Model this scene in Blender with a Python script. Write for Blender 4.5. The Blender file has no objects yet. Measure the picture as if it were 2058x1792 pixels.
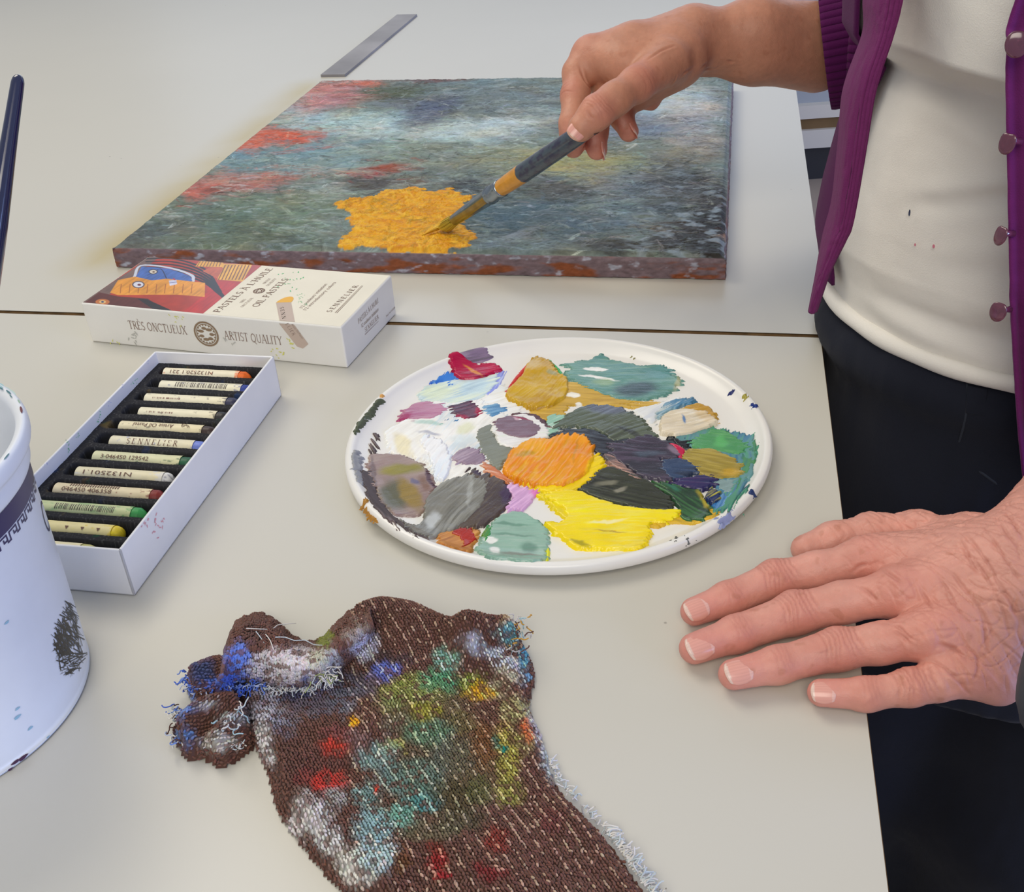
import bpy, math, random
import numpy as np

# ------------------------------------------------------------------ camera, world, lights, exposure
TZ = 0.75                      # table top height; all coordinates below are written relative to the table top
S = 0.345                      # camera height above the table top
FPX, PITCH, ROLL = 2170.8, math.radians(32.5622), math.radians(-3.9166)
scene = bpy.context.scene
COL = scene.collection
_F = np.array([0, math.cos(PITCH), -math.sin(PITCH)]); _R = np.array([1., 0, 0]); _U = np.cross(_R, _F)
_R2 = _R*math.cos(ROLL)+_U*math.sin(ROLL); _U2 = -_R*math.sin(ROLL)+_U*math.cos(ROLL)
CAM = np.array([0, 0, S])
cd = bpy.data.cameras.new('camera'); cam = bpy.data.objects.new('camera', cd); COL.objects.link(cam)
cd.sensor_width = 36; cd.sensor_fit = 'HORIZONTAL'; cd.lens = 36*FPX/2058; cd.clip_start = 0.01; cd.clip_end = 50
from mathutils import Matrix, Vector
cam.matrix_world = Matrix(((_R2[0], _U2[0], -_F[0], 0), (_R2[1], _U2[1], -_F[1], 0), (_R2[2], _U2[2], -_F[2], S+TZ), (0, 0, 0, 1)))
scene.camera = cam
scene.view_settings.view_transform = 'Standard'; scene.view_settings.look = 'None'
scene.view_settings.gamma = 1; scene.view_settings.use_curve_mapping = False
scene.view_settings.exposure = 0.0

world = bpy.data.worlds.new('world'); scene.world = world; world.use_nodes = True
wb = world.node_tree.nodes['Background']; wb.inputs[0].default_value = (0.80, 0.84, 0.92, 1); wb.inputs[1].default_value = 0.43

def area(name, loc, target, sx, sy, power, color):
    l = bpy.data.lights.new(name, 'AREA'); l.shape = 'RECTANGLE'; l.size = sx; l.size_y = sy; l.energy = power; l.color = color
    o = bpy.data.objects.new(name, l); COL.objects.link(o); o.location = (loc[0], loc[1], loc[2]+TZ)
    d = Vector((target[0]-loc[0], target[1]-loc[1], target[2]-loc[2])); o.rotation_euler = d.to_track_quat('-Z', 'Y').to_euler()
    return o
area('ceiling_light', (-0.9, 1.5, 1.95), (0, .6, 0), 1.2, 1.2, 22, (1, .92, .78))
area('ceiling_light', (-0.3, -1.3, 1.75), (0.2, .55, .05), 1.2, 1.2, 27, (1, .93, .80))
area('window_light', (2.6, -1.3, 0.75), (0, .5, 0.05), 2.0, 1.3, 50, (.34, .48, 1))
area('window_light', (0.6, 5.0, 1.75), (0, .9, 0), 4.4, 1.3, 26, (.62, .76, 1))
area('window_light', (2.9, 1.9, 0.9), (0.1, .9, 0), 1.6, 1.2, 17, (.24, .40, 1))

# ------------------------------------------------------------------ picture-to-place helpers (used only to measure positions)
def ray(x, y): return _F+_R2*(x-1029)/FPX-_U2*(y-896)/FPX
def at(x, y, z=0.0):
    d = ray(x, y); return CAM+d*(z-S)/d[2]
def aty(x, y, Y):
    d = ray(x, y); return CAM+d*(Y/d[1])
def atd(x, y, D): return CAM+ray(x, y)*D

def lin(c):
    c = np.asarray(c, float)/255.; return np.where(c <= .04045, c/12.92, ((c+.055)/1.055)**2.4)
def V(*a): return np.array(a, float)
def unit(v): v = np.asarray(v, float); return v/np.linalg.norm(v)
def sstep(a, b, x):
    t = np.clip((x-a)/(b-a), 0, 1); return t*t*(3-2*t)

# ------------------------------------------------------------------ noise
_rng = np.random.default_rng(7)
_PERM = _rng.permutation(256); _PERM = np.r_[_PERM, _PERM, _PERM].astype(np.int32)
_GR = _rng.normal(size=(256, 3)); _GR /= np.linalg.norm(_GR, axis=1)[:, None]
def noise(x, y, z=0.):
    x, y, z = np.broadcast_arrays(np.asarray(x, float), np.asarray(y, float), np.asarray(z, float))
    xi, yi, zi = np.floor(x).astype(int), np.floor(y).astype(int), np.floor(z).astype(int)
    xf, yf, zf = x-xi, y-yi, z-zi
    u, v, w = xf*xf*(3-2*xf), yf*yf*(3-2*yf), zf*zf*(3-2*zf)
    xi &= 255; yi &= 255; zi &= 255
    def g(a, b, c):
        h = _PERM[_PERM[_PERM[xi+a]+yi+b]+zi+c]; gr = _GR[h]
        return gr[..., 0]*(xf-a)+gr[..., 1]*(yf-b)+gr[..., 2]*(zf-c)
    def L(a, b, t): return a+(b-a)*t
    return 1.6*L(L(L(g(0,0,0), g(1,0,0), u), L(g(0,1,0), g(1,1,0), u), v), L(L(g(0,0,1), g(1,0,1), u), L(g(0,1,1), g(1,1,1), u), v), w)
def fbm(x, y, z=0., o=4):
    s = 0; a = 1.; f = 1.; t = 0
    for i in range(o): s = s+a*noise(x*f, y*f, z*f+i*7.3); t += a; a *= .5; f *= 2.03
    return s/t

# ------------------------------------------------------------------ materials
def mat(name, color=(200, 200, 200), attr=False, rough=.5, spec=.5, bump=None, var=None, sss=0, metal=0, coat=0, trans=0, stretch=None, alpha=None):
    m = bpy.data.materials.new(name); m.use_nodes = True; nt = m.node_tree; N = nt.nodes; L = nt.links
    b = N['Principled BSDF']; b.inputs['Roughness'].default_value = rough; b.inputs['Specular IOR Level'].default_value = spec
    b.inputs['Metallic'].default_value = metal
    if attr:
        a = N.new('ShaderNodeAttribute'); a.attribute_name = 'Col'; src = a.outputs['Color']
    else:
        r = N.new('ShaderNodeRGB'); r.outputs[0].default_value = (*lin(color), 1); src = r.outputs[0]
    tc = N.new('ShaderNodeTexCoord'); co = tc.outputs['Object']
    if stretch:
        mp = N.new('ShaderNodeMapping'); mp.inputs['Scale'].default_value = stretch; L.new(co, mp.inputs[0]); co = mp.outputs[0]
    if var:                                  # (scale, amount): gentle value variation of the surface's own colour
        n = N.new('ShaderNodeTexNoise'); n.inputs['Scale'].default_value = var[0]; n.inputs['Detail'].default_value = 5; L.new(co, n.inputs['Vector'])
        mr = N.new('ShaderNodeMapRange'); mr.inputs[1].default_value = .3; mr.inputs[2].default_value = .7
        mr.inputs[3].default_value = 1-var[1]; mr.inputs[4].default_value = 1+var[1]; L.new(n.outputs[0], mr.inputs[0])
        vm = N.new('ShaderNodeVectorMath'); vm.operation = 'SCALE'; L.new(src, vm.inputs[0]); L.new(mr.outputs[0], vm.inputs['Scale']); src = vm.outputs[0]
    L.new(src, b.inputs['Base Color'])
    if bump:
        n = N.new('ShaderNodeTexNoise'); n.inputs['Scale'].default_value = bump[0]; n.inputs['Detail'].default_value = 4; L.new(co, n.inputs['Vector'])
        bp = N.new('ShaderNodeBump'); bp.inputs['Strength'].default_value = bump[1]; bp.inputs['Distance'].default_value = bump[2] if len(bump) > 2 else .001
        L.new(n.outputs[0], bp.inputs['Height']); L.new(bp.outputs[0], b.inputs['Normal'])
    if sss:
        b.inputs['Subsurface Weight'].default_value = sss; b.inputs['Subsurface Radius'].default_value = (1, .35, .2); b.inputs['Subsurface Scale'].default_value = .004
    if coat: b.inputs['Coat Weight'].default_value = coat; b.inputs['Coat Roughness'].default_value = .15
    if trans: b.inputs['Transmission Weight'].default_value = trans
    return m

# ------------------------------------------------------------------ objects
_LOC = {}
def put(o, parent, loc):
    COL.objects.link(o)
    if parent is not None:
        o.parent = parent; p = _LOC[parent.name]; o.location = (loc[0]-p[0], loc[1]-p[1], loc[2]-p[2])
    else: o.location = (loc[0], loc[1], loc[2]+TZ)
    _LOC[o.name] = tuple(loc)
def tag(o, label=None, cat=None, group=None, kind=None):
    if label: o['label'] = label
    if cat: o['category'] = cat
    if group: o['group'] = group
    if kind: o['kind'] = kind
    return o
def thing(name, label, cat, loc, group=None):
    o = bpy.data.objects.new(name, None); o.empty_display_size = .02; put(o, None, loc); return tag(o, label, cat, group)
def mesh(name, verts, faces, m, parent=None, col=None, smooth=True, loc=None):
    """verts in table-top coordinates; faces: list of tuples or an (n,k) integer array"""
    verts = np.asarray(verts, float)
    if loc is None: loc = _LOC[parent.name] if parent is not None else tuple(verts.mean(0))
    me = bpy.data.meshes.new(name); v = verts-np.asarray(loc)
    if isinstance(faces, np.ndarray):
        k = faces.shape[1]; n = len(faces)
        me.vertices.add(len(v)); me.vertices.foreach_set('co', v.astype(np.float32).ravel())
        me.loops.add(n*k); me.loops.foreach_set('vertex_index', faces.astype(np.int32).ravel())
        me.polygons.add(n); me.polygons.foreach_set('loop_start', np.arange(0, n*k, k, dtype=np.int32)); me.polygons.foreach_set('loop_total', np.full(n, k, np.int32))
        me.update(calc_edges=True); me.validate()
    else:
        me.from_pydata(v.tolist(), [], [tuple(int(i) for i in f) for f in faces]); me.update()
    if smooth: me.polygons.foreach_set('use_smooth', np.ones(len(me.polygons), bool))
    if col is not None:
        a = me.color_attributes.new(name='Col', type='FLOAT_COLOR', domain='POINT')
        c = np.ones((len(v), 4), np.float32); c[:, :3] = col; a.data.foreach_set('color', c.ravel())
    me.materials.append(m)
    o = bpy.data.objects.new(name, me); put(o, parent, loc); return o
def bevel(o, w, seg=3):
    b = o.modifiers.new('bevel', 'BEVEL'); b.width = w; b.segments = seg; b.limit_method = 'ANGLE'; b.harden_normals = False; return o
def join(parts):
    vs, fs, cs = [], [], []; n = 0
    for p in parts:
        v, f = p[0], p[1]; vs.append(np.asarray(v, float)); fs += [tuple(int(i)+n for i in q) for q in f]
        if len(p) > 2: cs.append(np.broadcast_to(p[2], (len(v), 3)))
        n += len(v)
    return np.concatenate(vs), fs, (np.concatenate(cs) if cs else None)
def box(o, ax, ay, sx, sy, z0, z1):
    o, ax, ay = V(*o[:2], 0), V(*ax[:2], 0), V(*ay[:2], 0)
    v = [o+ax*a+ay*b+V(0, 0, z) for z in (z0, z1) for a, b in ((0, 0), (sx, 0), (sx, sy), (0, sy))]
    return v, [(3, 2, 1, 0), (4, 5, 6, 7), (0, 1, 5, 4), (1, 2, 6, 5), (2, 3, 7, 6), (3, 0, 4, 7)]
def gridfaces(nu, nv, cu=False, cv=False):
    a = np.arange(nu*nv).reshape(nu, nv)
    if cu: a = np.vstack([a, a[:1]])
    if cv: a = np.hstack([a, a[:, :1]])
    return np.stack([a[:-1, :-1], a[1:, :-1], a[1:, 1:], a[:-1, 1:]], -1).reshape(-1, 4)
def lathe(c, prof, n=96):
    t = np.linspace(0, 2*np.pi, n, endpoint=False); p = np.asarray(prof, float)
    r = p[:, 0][:, None]; v = np.stack([c[0]+r*np.cos(t), c[1]+r*np.sin(t), c[2]+p[:, 1][:, None]+0*t], -1).reshape(-1, 3)
    return v, gridfaces(len(p), n, cv=True)[:, ::-1]
def frames(P):
    P = np.asarray(P, float); T = np.gradient(P, axis=0); T /= np.linalg.norm(T, axis=1)[:, None]
    up = V(0, 0, 1) if abs(T[0, 2]) < .9 else V(1, 0, 0); n = unit(np.cross(T[0], up)); Ns = []
    for t in T: n = unit(n-t*(n@t)); Ns.append(n)
    Ns = np.array(Ns); return T, Ns, np.cross(T, Ns)
def tube(P, r, n=12, cap=True):
    P = np.asarray(P, float); T, A, B = frames(P); r = np.broadcast_to(r, (len(P),))
    t = np.linspace(0, 2*np.pi, n, endpoint=False)
    v = P[:, None]+r[:, None, None]*(A[:, None]*np.cos(t)[None, :, None]+B[:, None]*np.sin(t)[None, :, None])
    f = [tuple(q) for q in gridfaces(len(P), n, cv=True)]
    v = v.reshape(-1, 3)
    if cap:
        v = np.vstack([v, P[0], P[-1]]); a, b = len(v)-2, len(v)-1; m = (len(P)-1)*n
        f += [(a, i, (i+1) % n) for i in range(n)]+[(b, m+(i+1) % n, m+i) for i in range(n)]
    return v, f
def catmull(P, n=8, closed=False):
    P = np.asarray(P, float)
    Q = np.vstack([P[-1:], P, P[:2]]) if closed else np.vstack([2*P[0]-P[1], P, 2*P[-1]-P[-2]])
    out = []
    for i in range(1, len(Q)-2):
        p0, p1, p2, p3 = Q[i-1:i+3]
        for t in np.linspace(0, 1, n, endpoint=False):
            out.append(.5*((2*p1)+(-p0+p2)*t+(2*p0-5*p1+4*p2-p3)*t*t+(-p0+3*p1-3*p2+p3)*t**3))
    if not closed: out.append(P[-1])
    return np.array(out)
def polydist(X, Y, poly):
    """signed distance to a closed polygon, positive inside"""
    d = np.full(X.shape, 1e9); ins = np.zeros(X.shape, bool); n = len(poly)
    for i in range(n):
        x0, y0 = poly[i]; x1, y1 = poly[(i+1) % n]; ex, ey = x1-x0, y1-y0
        t = np.clip(((X-x0)*ex+(Y-y0)*ey)/(ex*ex+ey*ey+1e-18), 0, 1)
        d = np.minimum(d, np.hypot(X-x0-t*ex, Y-y0-t*ey))
        c = ((y0 > Y) != (y1 > Y)) & (X < (x1-x0)*(Y-y0)/(y1-y0+1e-18)+x0); ins ^= c
    return np.where(ins, d, -d)
def subset(verts, faces, keep, col=None):
    f = faces[keep[faces].any(1)]; used = np.unique(f); mp = np.full(len(verts), -1); mp[used] = np.arange(len(used))
    return verts[used], mp[f], (col[used] if col is not None else None)

# ------------------------------------------------------------------ implicit surfaces (bodies, hands, trousers)
def surfnets(vol, org, h):
    s = vol < 0; nx, ny, nz = vol.shape
    cnt = np.zeros((nx-1, ny-1, nz-1), np.int8)
    for a in (0, 1):
        for b in (0, 1):
            for c in (0, 1): cnt += s[a:nx-1+a, b:ny-1+b, c:nz-1+c]
    act = (cnt > 0) & (cnt < 8); idx = np.argwhere(act); ids = np.full(act.shape, -1, np.int32); ids[act] = np.arange(len(idx))
    cor = [(a, b, c) for a in (0, 1) for b in (0, 1) for c in (0, 1)]
    val = {c: vol[idx[:, 0]+c[0], idx[:, 1]+c[1], idx[:, 2]+c[2]] for c in cor}
    acc = np.zeros((len(idx), 3)); n = np.zeros(len(idx))
    for c0 in cor:
        for ax in range(3):
            if c0[ax] == 0:
                c1 = list(c0); c1[ax] = 1; c1 = tuple(c1); v0, v1 = val[c0], val[c1]; m = (v0 < 0) != (v1 < 0)
                t = np.where(m, v0/(v0-v1+1e-20), 0); p = np.tile(np.array(c0, float), (len(idx), 1)); p[:, ax] = t
                acc += p*m[:, None]; n += m
    V_ = (idx+acc/n[:, None])*h+np.asarray(org); F = []
    for ax in range(3):
        sl0 = [slice(None)]*3; sl1 = [slice(None)]*3; sl0[ax] = slice(0, -1); sl1[ax] = slice(1, None)
        e = s[tuple(sl0)] != s[tuple(sl1)]; flip = s[tuple(sl0)]
        u, w = [(1, 2), (2, 0), (0, 1)][ax]; q = np.argwhere(e)
        q = q[(q[:, u] > 0) & (q[:, w] > 0) & (q[:, u] < vol.shape[u]-1) & (q[:, w] < vol.shape[w]-1)]
        du = np.eye(3, dtype=int)[u]; dw = np.eye(3, dtype=int)[w]
        quad = np.stack([ids[tuple((q-a).T)] for a in (0*du, du, du+dw, dw)], 1)
        fl = flip[tuple(q.T)]; quad[fl] = quad[fl][:, ::-1]; F.append(quad[:, ::-1])
    F = np.concatenate(F); return V_, F[(F >= 0).all(1)]
class Field:
    def __init__(s, lo, hi, h):
        s.lo = np.array(lo, float); s.h = h; s.n = (np.ceil((np.array(hi)-s.lo)/h)).astype(int)+1
        s.v = np.full(s.n, .03, np.float32); s.ax = [s.lo[i]+h*np.arange(s.n[i]) for i in range(3)]
    def blank(s):
        o = Field.__new__(Field); o.lo, o.h, o.n, o.ax = s.lo, s.h, s.n, s.ax; o.v = np.full(s.n, .03, np.float32); return o
    def sub(s, a, b, m):
        lo = np.clip(((np.minimum(a, b)-m-s.lo)/s.h).astype(int), 0, s.n); hi = np.clip(((np.maximum(a, b)+m-s.lo)/s.h).astype(int)+2, 0, s.n)
        sl = tuple(slice(lo[i], hi[i]) for i in range(3))
        return sl, s.ax[0][sl[0]][:, None, None], s.ax[1][sl[1]][None, :, None], s.ax[2][sl[2]][None, None, :]
    def mix(s, sl, d, k):
        v = s.v[sl]; hh = np.clip(.5+.5*(v-d)/k, 0, 1); s.v[sl] = v*(1-hh)+d*hh-k*hh*(1-hh)
    def cone(s, a, b, r1, r2, k=.004, flat=None):
        """tapered capsule; flat=(direction, factor) squashes it along a direction"""
        a, b = np.asarray(a, float), np.asarray(b, float); sl, X, Y, Z = s.sub(a, b, max(r1, r2)+k+.008)
        if 0 in s.v[sl].shape: return
        ab = b-a; L2 = ab@ab+1e-12; px, py, pz = X-a[0], Y-a[1], Z-a[2]
        t = np.clip((px*ab[0]+py*ab[1]+pz*ab[2])/L2, 0, 1); qx, qy, qz = px-t*ab[0], py-t*ab[1], pz-t*ab[2]
        if flat is not None:
            n, fct = unit(flat[0]), flat[1]; dn = qx*n[0]+qy*n[1]+qz*n[2]; g = (1/fct-1); qx = qx+n[0]*dn*g; qy = qy+n[1]*dn*g; qz = qz+n[2]*dn*g
        s.mix(sl, (np.sqrt(qx*qx+qy*qy+qz*qz)-(r1+(r2-r1)*t)).astype(np.float32), k)
    def chain(s, P, R, k=.003, flat=None):
        for i in range(len(P)-1): s.cone(P[i], P[i+1], R[i], R[i+1], k, flat)
    def merge(s, o, k):
        s.mix(tuple([slice(None)]*3), o.v, k)
    def mesh(s): return surfnets(s.v, s.lo, s.h)
def normals(v, f):
    n = np.zeros_like(v); a = np.cross(v[f[:, 2]]-v[f[:, 0]], v[f[:, 3]]-v[f[:, 1]])
    for i in range(4): np.add.at(n, f[:, i], a)
    return n/(np.linalg.norm(n, axis=1)[:, None]+1e-12)

# ------------------------------------------------------------------ lettering
_SER = {}
def _arc(cx, cy, rx, ry, a0, a1, n=14): return [(cx+rx*math.cos(math.radians(a0+(a1-a0)*i/n)), cy+ry*math.sin(math.radians(a0+(a1-a0)*i/n))) for i in range(n+1)]
_TK, _TN = .13, .06
def _glyph(c):
    I = lambda x: ([(x, 0), (x, 1)], _TK, 1)
    g = {'I': ([I(.15)], .3), 'L': ([I(.15), ([(.15, .03), (.58, .03), (.6, .2)], _TN, 0)], .62),
         'E': ([I(.15), ([(.15, .03), (.58, .03), (.6, .2)], _TN, 0), ([(.15, .97), (.56, .97), (.57, .82)], _TN, 0), ([(.15, .53), (.45, .53)], _TN, 0)], .64),
         'H': ([I(.15), I(.7), ([(.15, .53), (.7, .53)], _TN, 0)], .85), 'N': ([([(.15, 0), (.15, 1)], _TN, 1), ([(.13, 1), (.7, 0)], _TK, 0), ([(.7, 0), (.7, 1)], _TN, 1)], .85),
         'T': ([I(.36), ([(.04, .8), (.05, .97), (.67, .97), (.68, .8)], _TN, 0)], .72), 'P': ([I(.15), ([(.15, .97)]+_arc(.35, .73, .22, .24, 90, -90)+[(.15, .49)], .08, 0)], .6),
         'R': ([I(.15), ([(.15, .97)]+_arc(.35, .74, .2, .23, 90, -90)+[(.15, .51)], .08, 0), ([(.35, .51), (.72, 0)], _TK, 0)], .7),
         'A': ([([(.07, 0), (.4, 1)], _TN, 1), ([(.4, 1), (.74, 0)], _TK, 1), ([(.2, .36), (.62, .36)], _TN, 0)], .8),
         'O': ([(_arc(.42, .5, .36, .47, 0, 360, 26), .1, 0)], .84), 'Q': ([(_arc(.42, .5, .36, .47, 0, 360, 26), .1, 0), ([(.45, .1), (.85, -.22)], .08, 0)], .86),
         'C': ([(_arc(.44, .5, .38, .47, 40, 320, 20), .09, 0)], .76), 'U': ([([(.15, 1), (.15, .3)]+_arc(.42, .3, .27, .28, 180, 360)+[(.69, 1)], .09, 0)], .84),
         'S': ([(_arc(.3, .73, .2, .24, 30, 270, 14)+_arc(.3, .26, .22, .24, 90, -150, 14), .09, 0)], .56), 'X': ([([(.08, 0), (.65, 1)], _TN, 1), ([(.08, 1), (.68, 0)], _TK, 1)], .74),
         'Y': ([([(.36, 0), (.36, .48)], _TK, 1), ([(.36, .48), (.06, 1)], _TK, 1), ([(.36, .48), (.68, 1)], _TN, 1)], .72), "'": ([([(.1, 1), (.08, .72)], .08, 0)], .2),
         'V': ([([(.06, 1), (.37, 0)], _TK, 1), ([(.37, 0), (.66, 1)], _TN, 1)], .72), ' ': ([], .34)}
    if c == 'À': s, w = g['A']; return s+[([(.28, 1.3), (.42, 1.1)], .07, 0)], w
    if c == 'È': s, w = g['E']; return s+[([(.22, 1.3), (.36, 1.1)], .07, 0)], w
    return g[c]
def serif_text(txt, gap=.06):
    vs, fs = [], []; x = 0
    def strip(P, w):
        P = np.array(P, float); T = np.gradient(P, axis=0) if len(P) > 2 else np.array([P[1]-P[0]]*2)
        T /= np.linalg.norm(T, axis=1)[:, None]+1e-9; Nn = np.c_[-T[:, 1], T[:, 0]]*w/2; b = len(vs)
        for p, n in zip(P, Nn): vs.append(p+n); vs.append(p-n)
        for i in range(len(P)-1): fs.append((b+2*i, b+2*i+1, b+2*i+3, b+2*i+2))
    for c in txt:
        st, w = _glyph(c)
        for P, wd, ser in st:
            P = [(a+x, b) for a, b in P]; strip(P, wd)
            if ser:
                for q in (P[0], P[-1]):
                    if q[1] < .02 or q[1] > .98: y = .02 if q[1] < .5 else .98; strip([(q[0]-.13, y), (q[0]+.13, y)], .045)
        x += w+gap
    return np.array(vs), fs, x-gap
def sans_text(txt):
    cu = bpy.data.curves.new('t', 'FONT'); cu.body = txt; cu.resolution_u = 2; o = bpy.data.objects.new('t', cu); COL.objects.link(o)
    dg = bpy.context.evaluated_depsgraph_get(); me = o.evaluated_get(dg).to_mesh()
    v = np.array([x.co[:2] for x in me.vertices]); f = [tuple(p.vertices) for p in me.polygons]
    o.evaluated_get(dg).to_mesh_clear(); bpy.data.objects.remove(o); bpy.data.curves.remove(cu)
    return v/.72, f, v[:, 0].max()/.72
def lay(tm, o, xd, yd, length, height=None, lift=.00015):
    """place flat lettering: origin, reading direction, up direction, total length; height scales separately"""
    v, f, w = tm; xd, yd = unit(xd), unit(yd); sc = length/w; sy = height if height else sc; n = np.cross(xd, yd)
    return np.array([np.asarray(o)+xd*a*sc+yd*b*sy+n*lift for a, b in v]), f

# ------------------------------------------------------------------ setting
TH = -0.2174727; TU = V(math.cos(TH), math.sin(TH), 0); TV = V(-math.sin(TH), math.cos(TH), 0); TO = V(.2146, .6523, 0)
def tw(u, v, z=0.): return TO+TU*u+TV*v+V(0, 0, z)
M_floor = mat('floor_vinyl', (196, 178, 158), rough=.45, var=(3, .08), bump=(60, .1))
v, f = box(V(-3.5, -2, 0), V(1, 0, 0), V(0, 1, 0), 7.5, 8.5, -.80, -.75)
tag(mesh('floor', v, f, M_floor, smooth=False), kind='structure')

def table_material(name, stain=False):
    m = mat(name, (204, 201, 190), rough=.34, spec=.45, var=(2.2, .025), bump=(900, .05, .0004)); nt = m.node_tree; N, L = nt.nodes, nt.links
    b = N['Principled BSDF']; src = b.inputs['Base Color'].links[0].from_socket; tc = [n for n in N if n.type == 'TEX_COORD'][0]
    vo = N.new('ShaderNodeTexVoronoi'); vo.inputs['Scale'].default_value = 26; L.new(tc.outputs['Object'], vo.inputs['Vector'])   # dried specks
    r = N.new('ShaderNodeMapRange'); r.inputs[1].default_value = .018; r.inputs[2].default_value = .03; r.inputs[3].default_value = .6; r.inputs[4].default_value = 0; L.new(vo.outputs['Distance'], r.inputs[0])
    n2 = N.new('ShaderNodeTexNoise'); n2.inputs['Scale'].default_value = 9; L.new(tc.outputs['Object'], n2.inputs['Vector'])
    r2 = N.new('ShaderNodeMapRange'); r2.inputs[1].default_value = .53; r2.inputs[2].default_value = .6; L.new(n2.outputs[0], r2.inputs[0])
    mu = N.new('ShaderNodeMath'); mu.operation = 'MULTIPLY'; L.new(r.outputs[0], mu.inputs[0]); L.new(r2.outputs[0], mu.inputs[1])
    mx = N.new('ShaderNodeMix'); mx.data_type = 'RGBA'; L.new(mu.outputs[0], mx.inputs[0]); L.new(src, mx.inputs[6]); mx.inputs[7].default_value = (*lin((120, 112, 104)), 1)
    L.new(mx.outputs[2], b.inputs['Base Color'])
    if stain:      # yellowish paint residue left where canvases lie
        at_ = N.new('ShaderNodeAttribute'); at_.attribute_name = 'Col'
        m2 = N.new('ShaderNodeMix'); m2.data_type = 'RGBA'; m2.blend_type = 'MULTIPLY'; m2.inputs[0].default_value = 1
        L.new(mx.outputs[2], m2.inputs[6]); L.new(at_.outputs['Color'], m2.inputs[7]); L.new(m2.outputs[2], b.inputs['Base Color'])
    return m
M_tab = table_material('table_laminate'); M_tab2 = table_material('table_laminate_stained', True)
M_edge = mat('table_edge_wood', (128, 100, 66), rough=.6, var=(90, .35), stretch=(1, 1, 1))
M_edgew = mat('table_edge_white', (205, 203, 205), rough=.5)
M_legm = mat('table_leg_metal', (70, 70, 74), rough=.4, metal=.6)
def table(label, u0, u1, v0, v1, stained=False):
    t = thing('table', label, 'table', tw((u0+u1)/2, (v0+v1)/2, -.75))
    if stained:
        nu, nv = 260, 200; U, W = np.meshgrid(np.linspace(u0, u1, nu), np.linspace(v0, v1, nv), indexing='ij')
        P = TO+TU*U[..., None]+TV*W[..., None]; a = at(228, 500)[:2]; b = at(630, 165)[:2]
        ab = b-a; tt = np.clip(((P[..., :2]-a)@ab)/(ab@ab), -.05, .97); d = np.linalg.norm(P[..., :2]-a-tt[..., None]*ab, axis=-1)
        k = np.clip(1-d/.05, 0, 1)**1.5*np.clip(.75+.7*fbm(U*14, W*14), 0, 1)
        c = 1+k[..., None]*(V(.86, .74, .42)-1)
        mesh('tabletop', P.reshape(-1, 3), gridfaces(nu, nv), M_tab2, t, c.reshape(-1, 3), smooth=False)
        v, f = box(tw(u0, v0), TU, TV, u1-u0, v1-v0, -.025, -.0012); mesh('core_board', v, f, M_edge, t, smooth=False)
    else:
        v, f = box(tw(u0, v0), TU, TV, u1-u0, v1-v0, -.0012, 0); mesh('tabletop', v, f, M_tab, t, smooth=False)
        v, f = box(tw(u0+.0006, v0+.0006), TU, TV, u1-u0-.0012, v1-v0-.0012, -.0022, -.0012)
        v2, f2 = box(tw(u0-.0007, v0-.0007), TU, TV, u1-u0+.0014, v1-v0+.0014, -.026, -.0022)
        mesh('core_board', *join([(v, f), (v2, f2)])[:2], M_edge, t, smooth=False)
    for a, b in ((u0+.08, v0+.08), (u1-.1, v0+.08), (u1-.1, v1-.1), (u0+.08, v1-.1)):
        v, f = box(tw(a, b), TU, TV, .035, .035, -.75, -.026); mesh('leg', v, f, M_legm, t, smooth=False)
table('pale grey laminate table in the foreground carrying the round paint palette', -1.5, 0, -1.0, -.0025)
table('pale grey laminate table at the back, carrying the abstract canvas', -2.1, .0065, .0025, 2.1, True)
# flat metal strip lying on the far table, one end against the canvas
v, f = box(tw(-.6015, .712), TU, TV, .0335, .378, .0001, .0034)
tag(mesh('metal_strip', v, f, mat('grey_strip', (150, 147, 148), rough=.55, spec=.25, var=(9, .25)), None, smooth=False), 'flat dark grey strip lying behind the left corner of the canvas', 'metal strip')

# low white shelving behind the person
M_wh = mat('shelf_white', (226, 221, 208), rough=.5); M_dk = mat('shelf_plinth', (52, 52, 54), rough=.7); M_br = mat('shelf_wood', (118, 92, 56), rough=.7, var=(8, .3)); M_wg = mat('shelf_back', (170, 176, 180), rough=.6)
sh = thing('shelving_unit', 'low white shelving unit with dark plinth on the floor behind the person', 'shelf', (1.1, 3.25, -.75))
for nm, z0, z1, y0, y1, m in (('plinth', -.75, -.652, 3.05, 3.5, M_dk), ('shelf_board', -.652, -.600, 3.03, 3.5, M_wh), ('drawer_front', -.600, -.567, 3.045, 3.5, M_br), ('shelf_board', -.567, -.530, 3.03, 3.5, M_wh), ('cabinet_door', -.530, -.10, 3.06, 3.5, M_wg), ('top_board', -.10, -.06, 3.02, 3.52, M_wh)):
    v, f = box(V(.4, y0, 0), V(1, 0, 0), V(0, 1, 0), 1.4, y1-y0, z0, z1); mesh(nm, v, f, m, sh, smooth=False)

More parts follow.
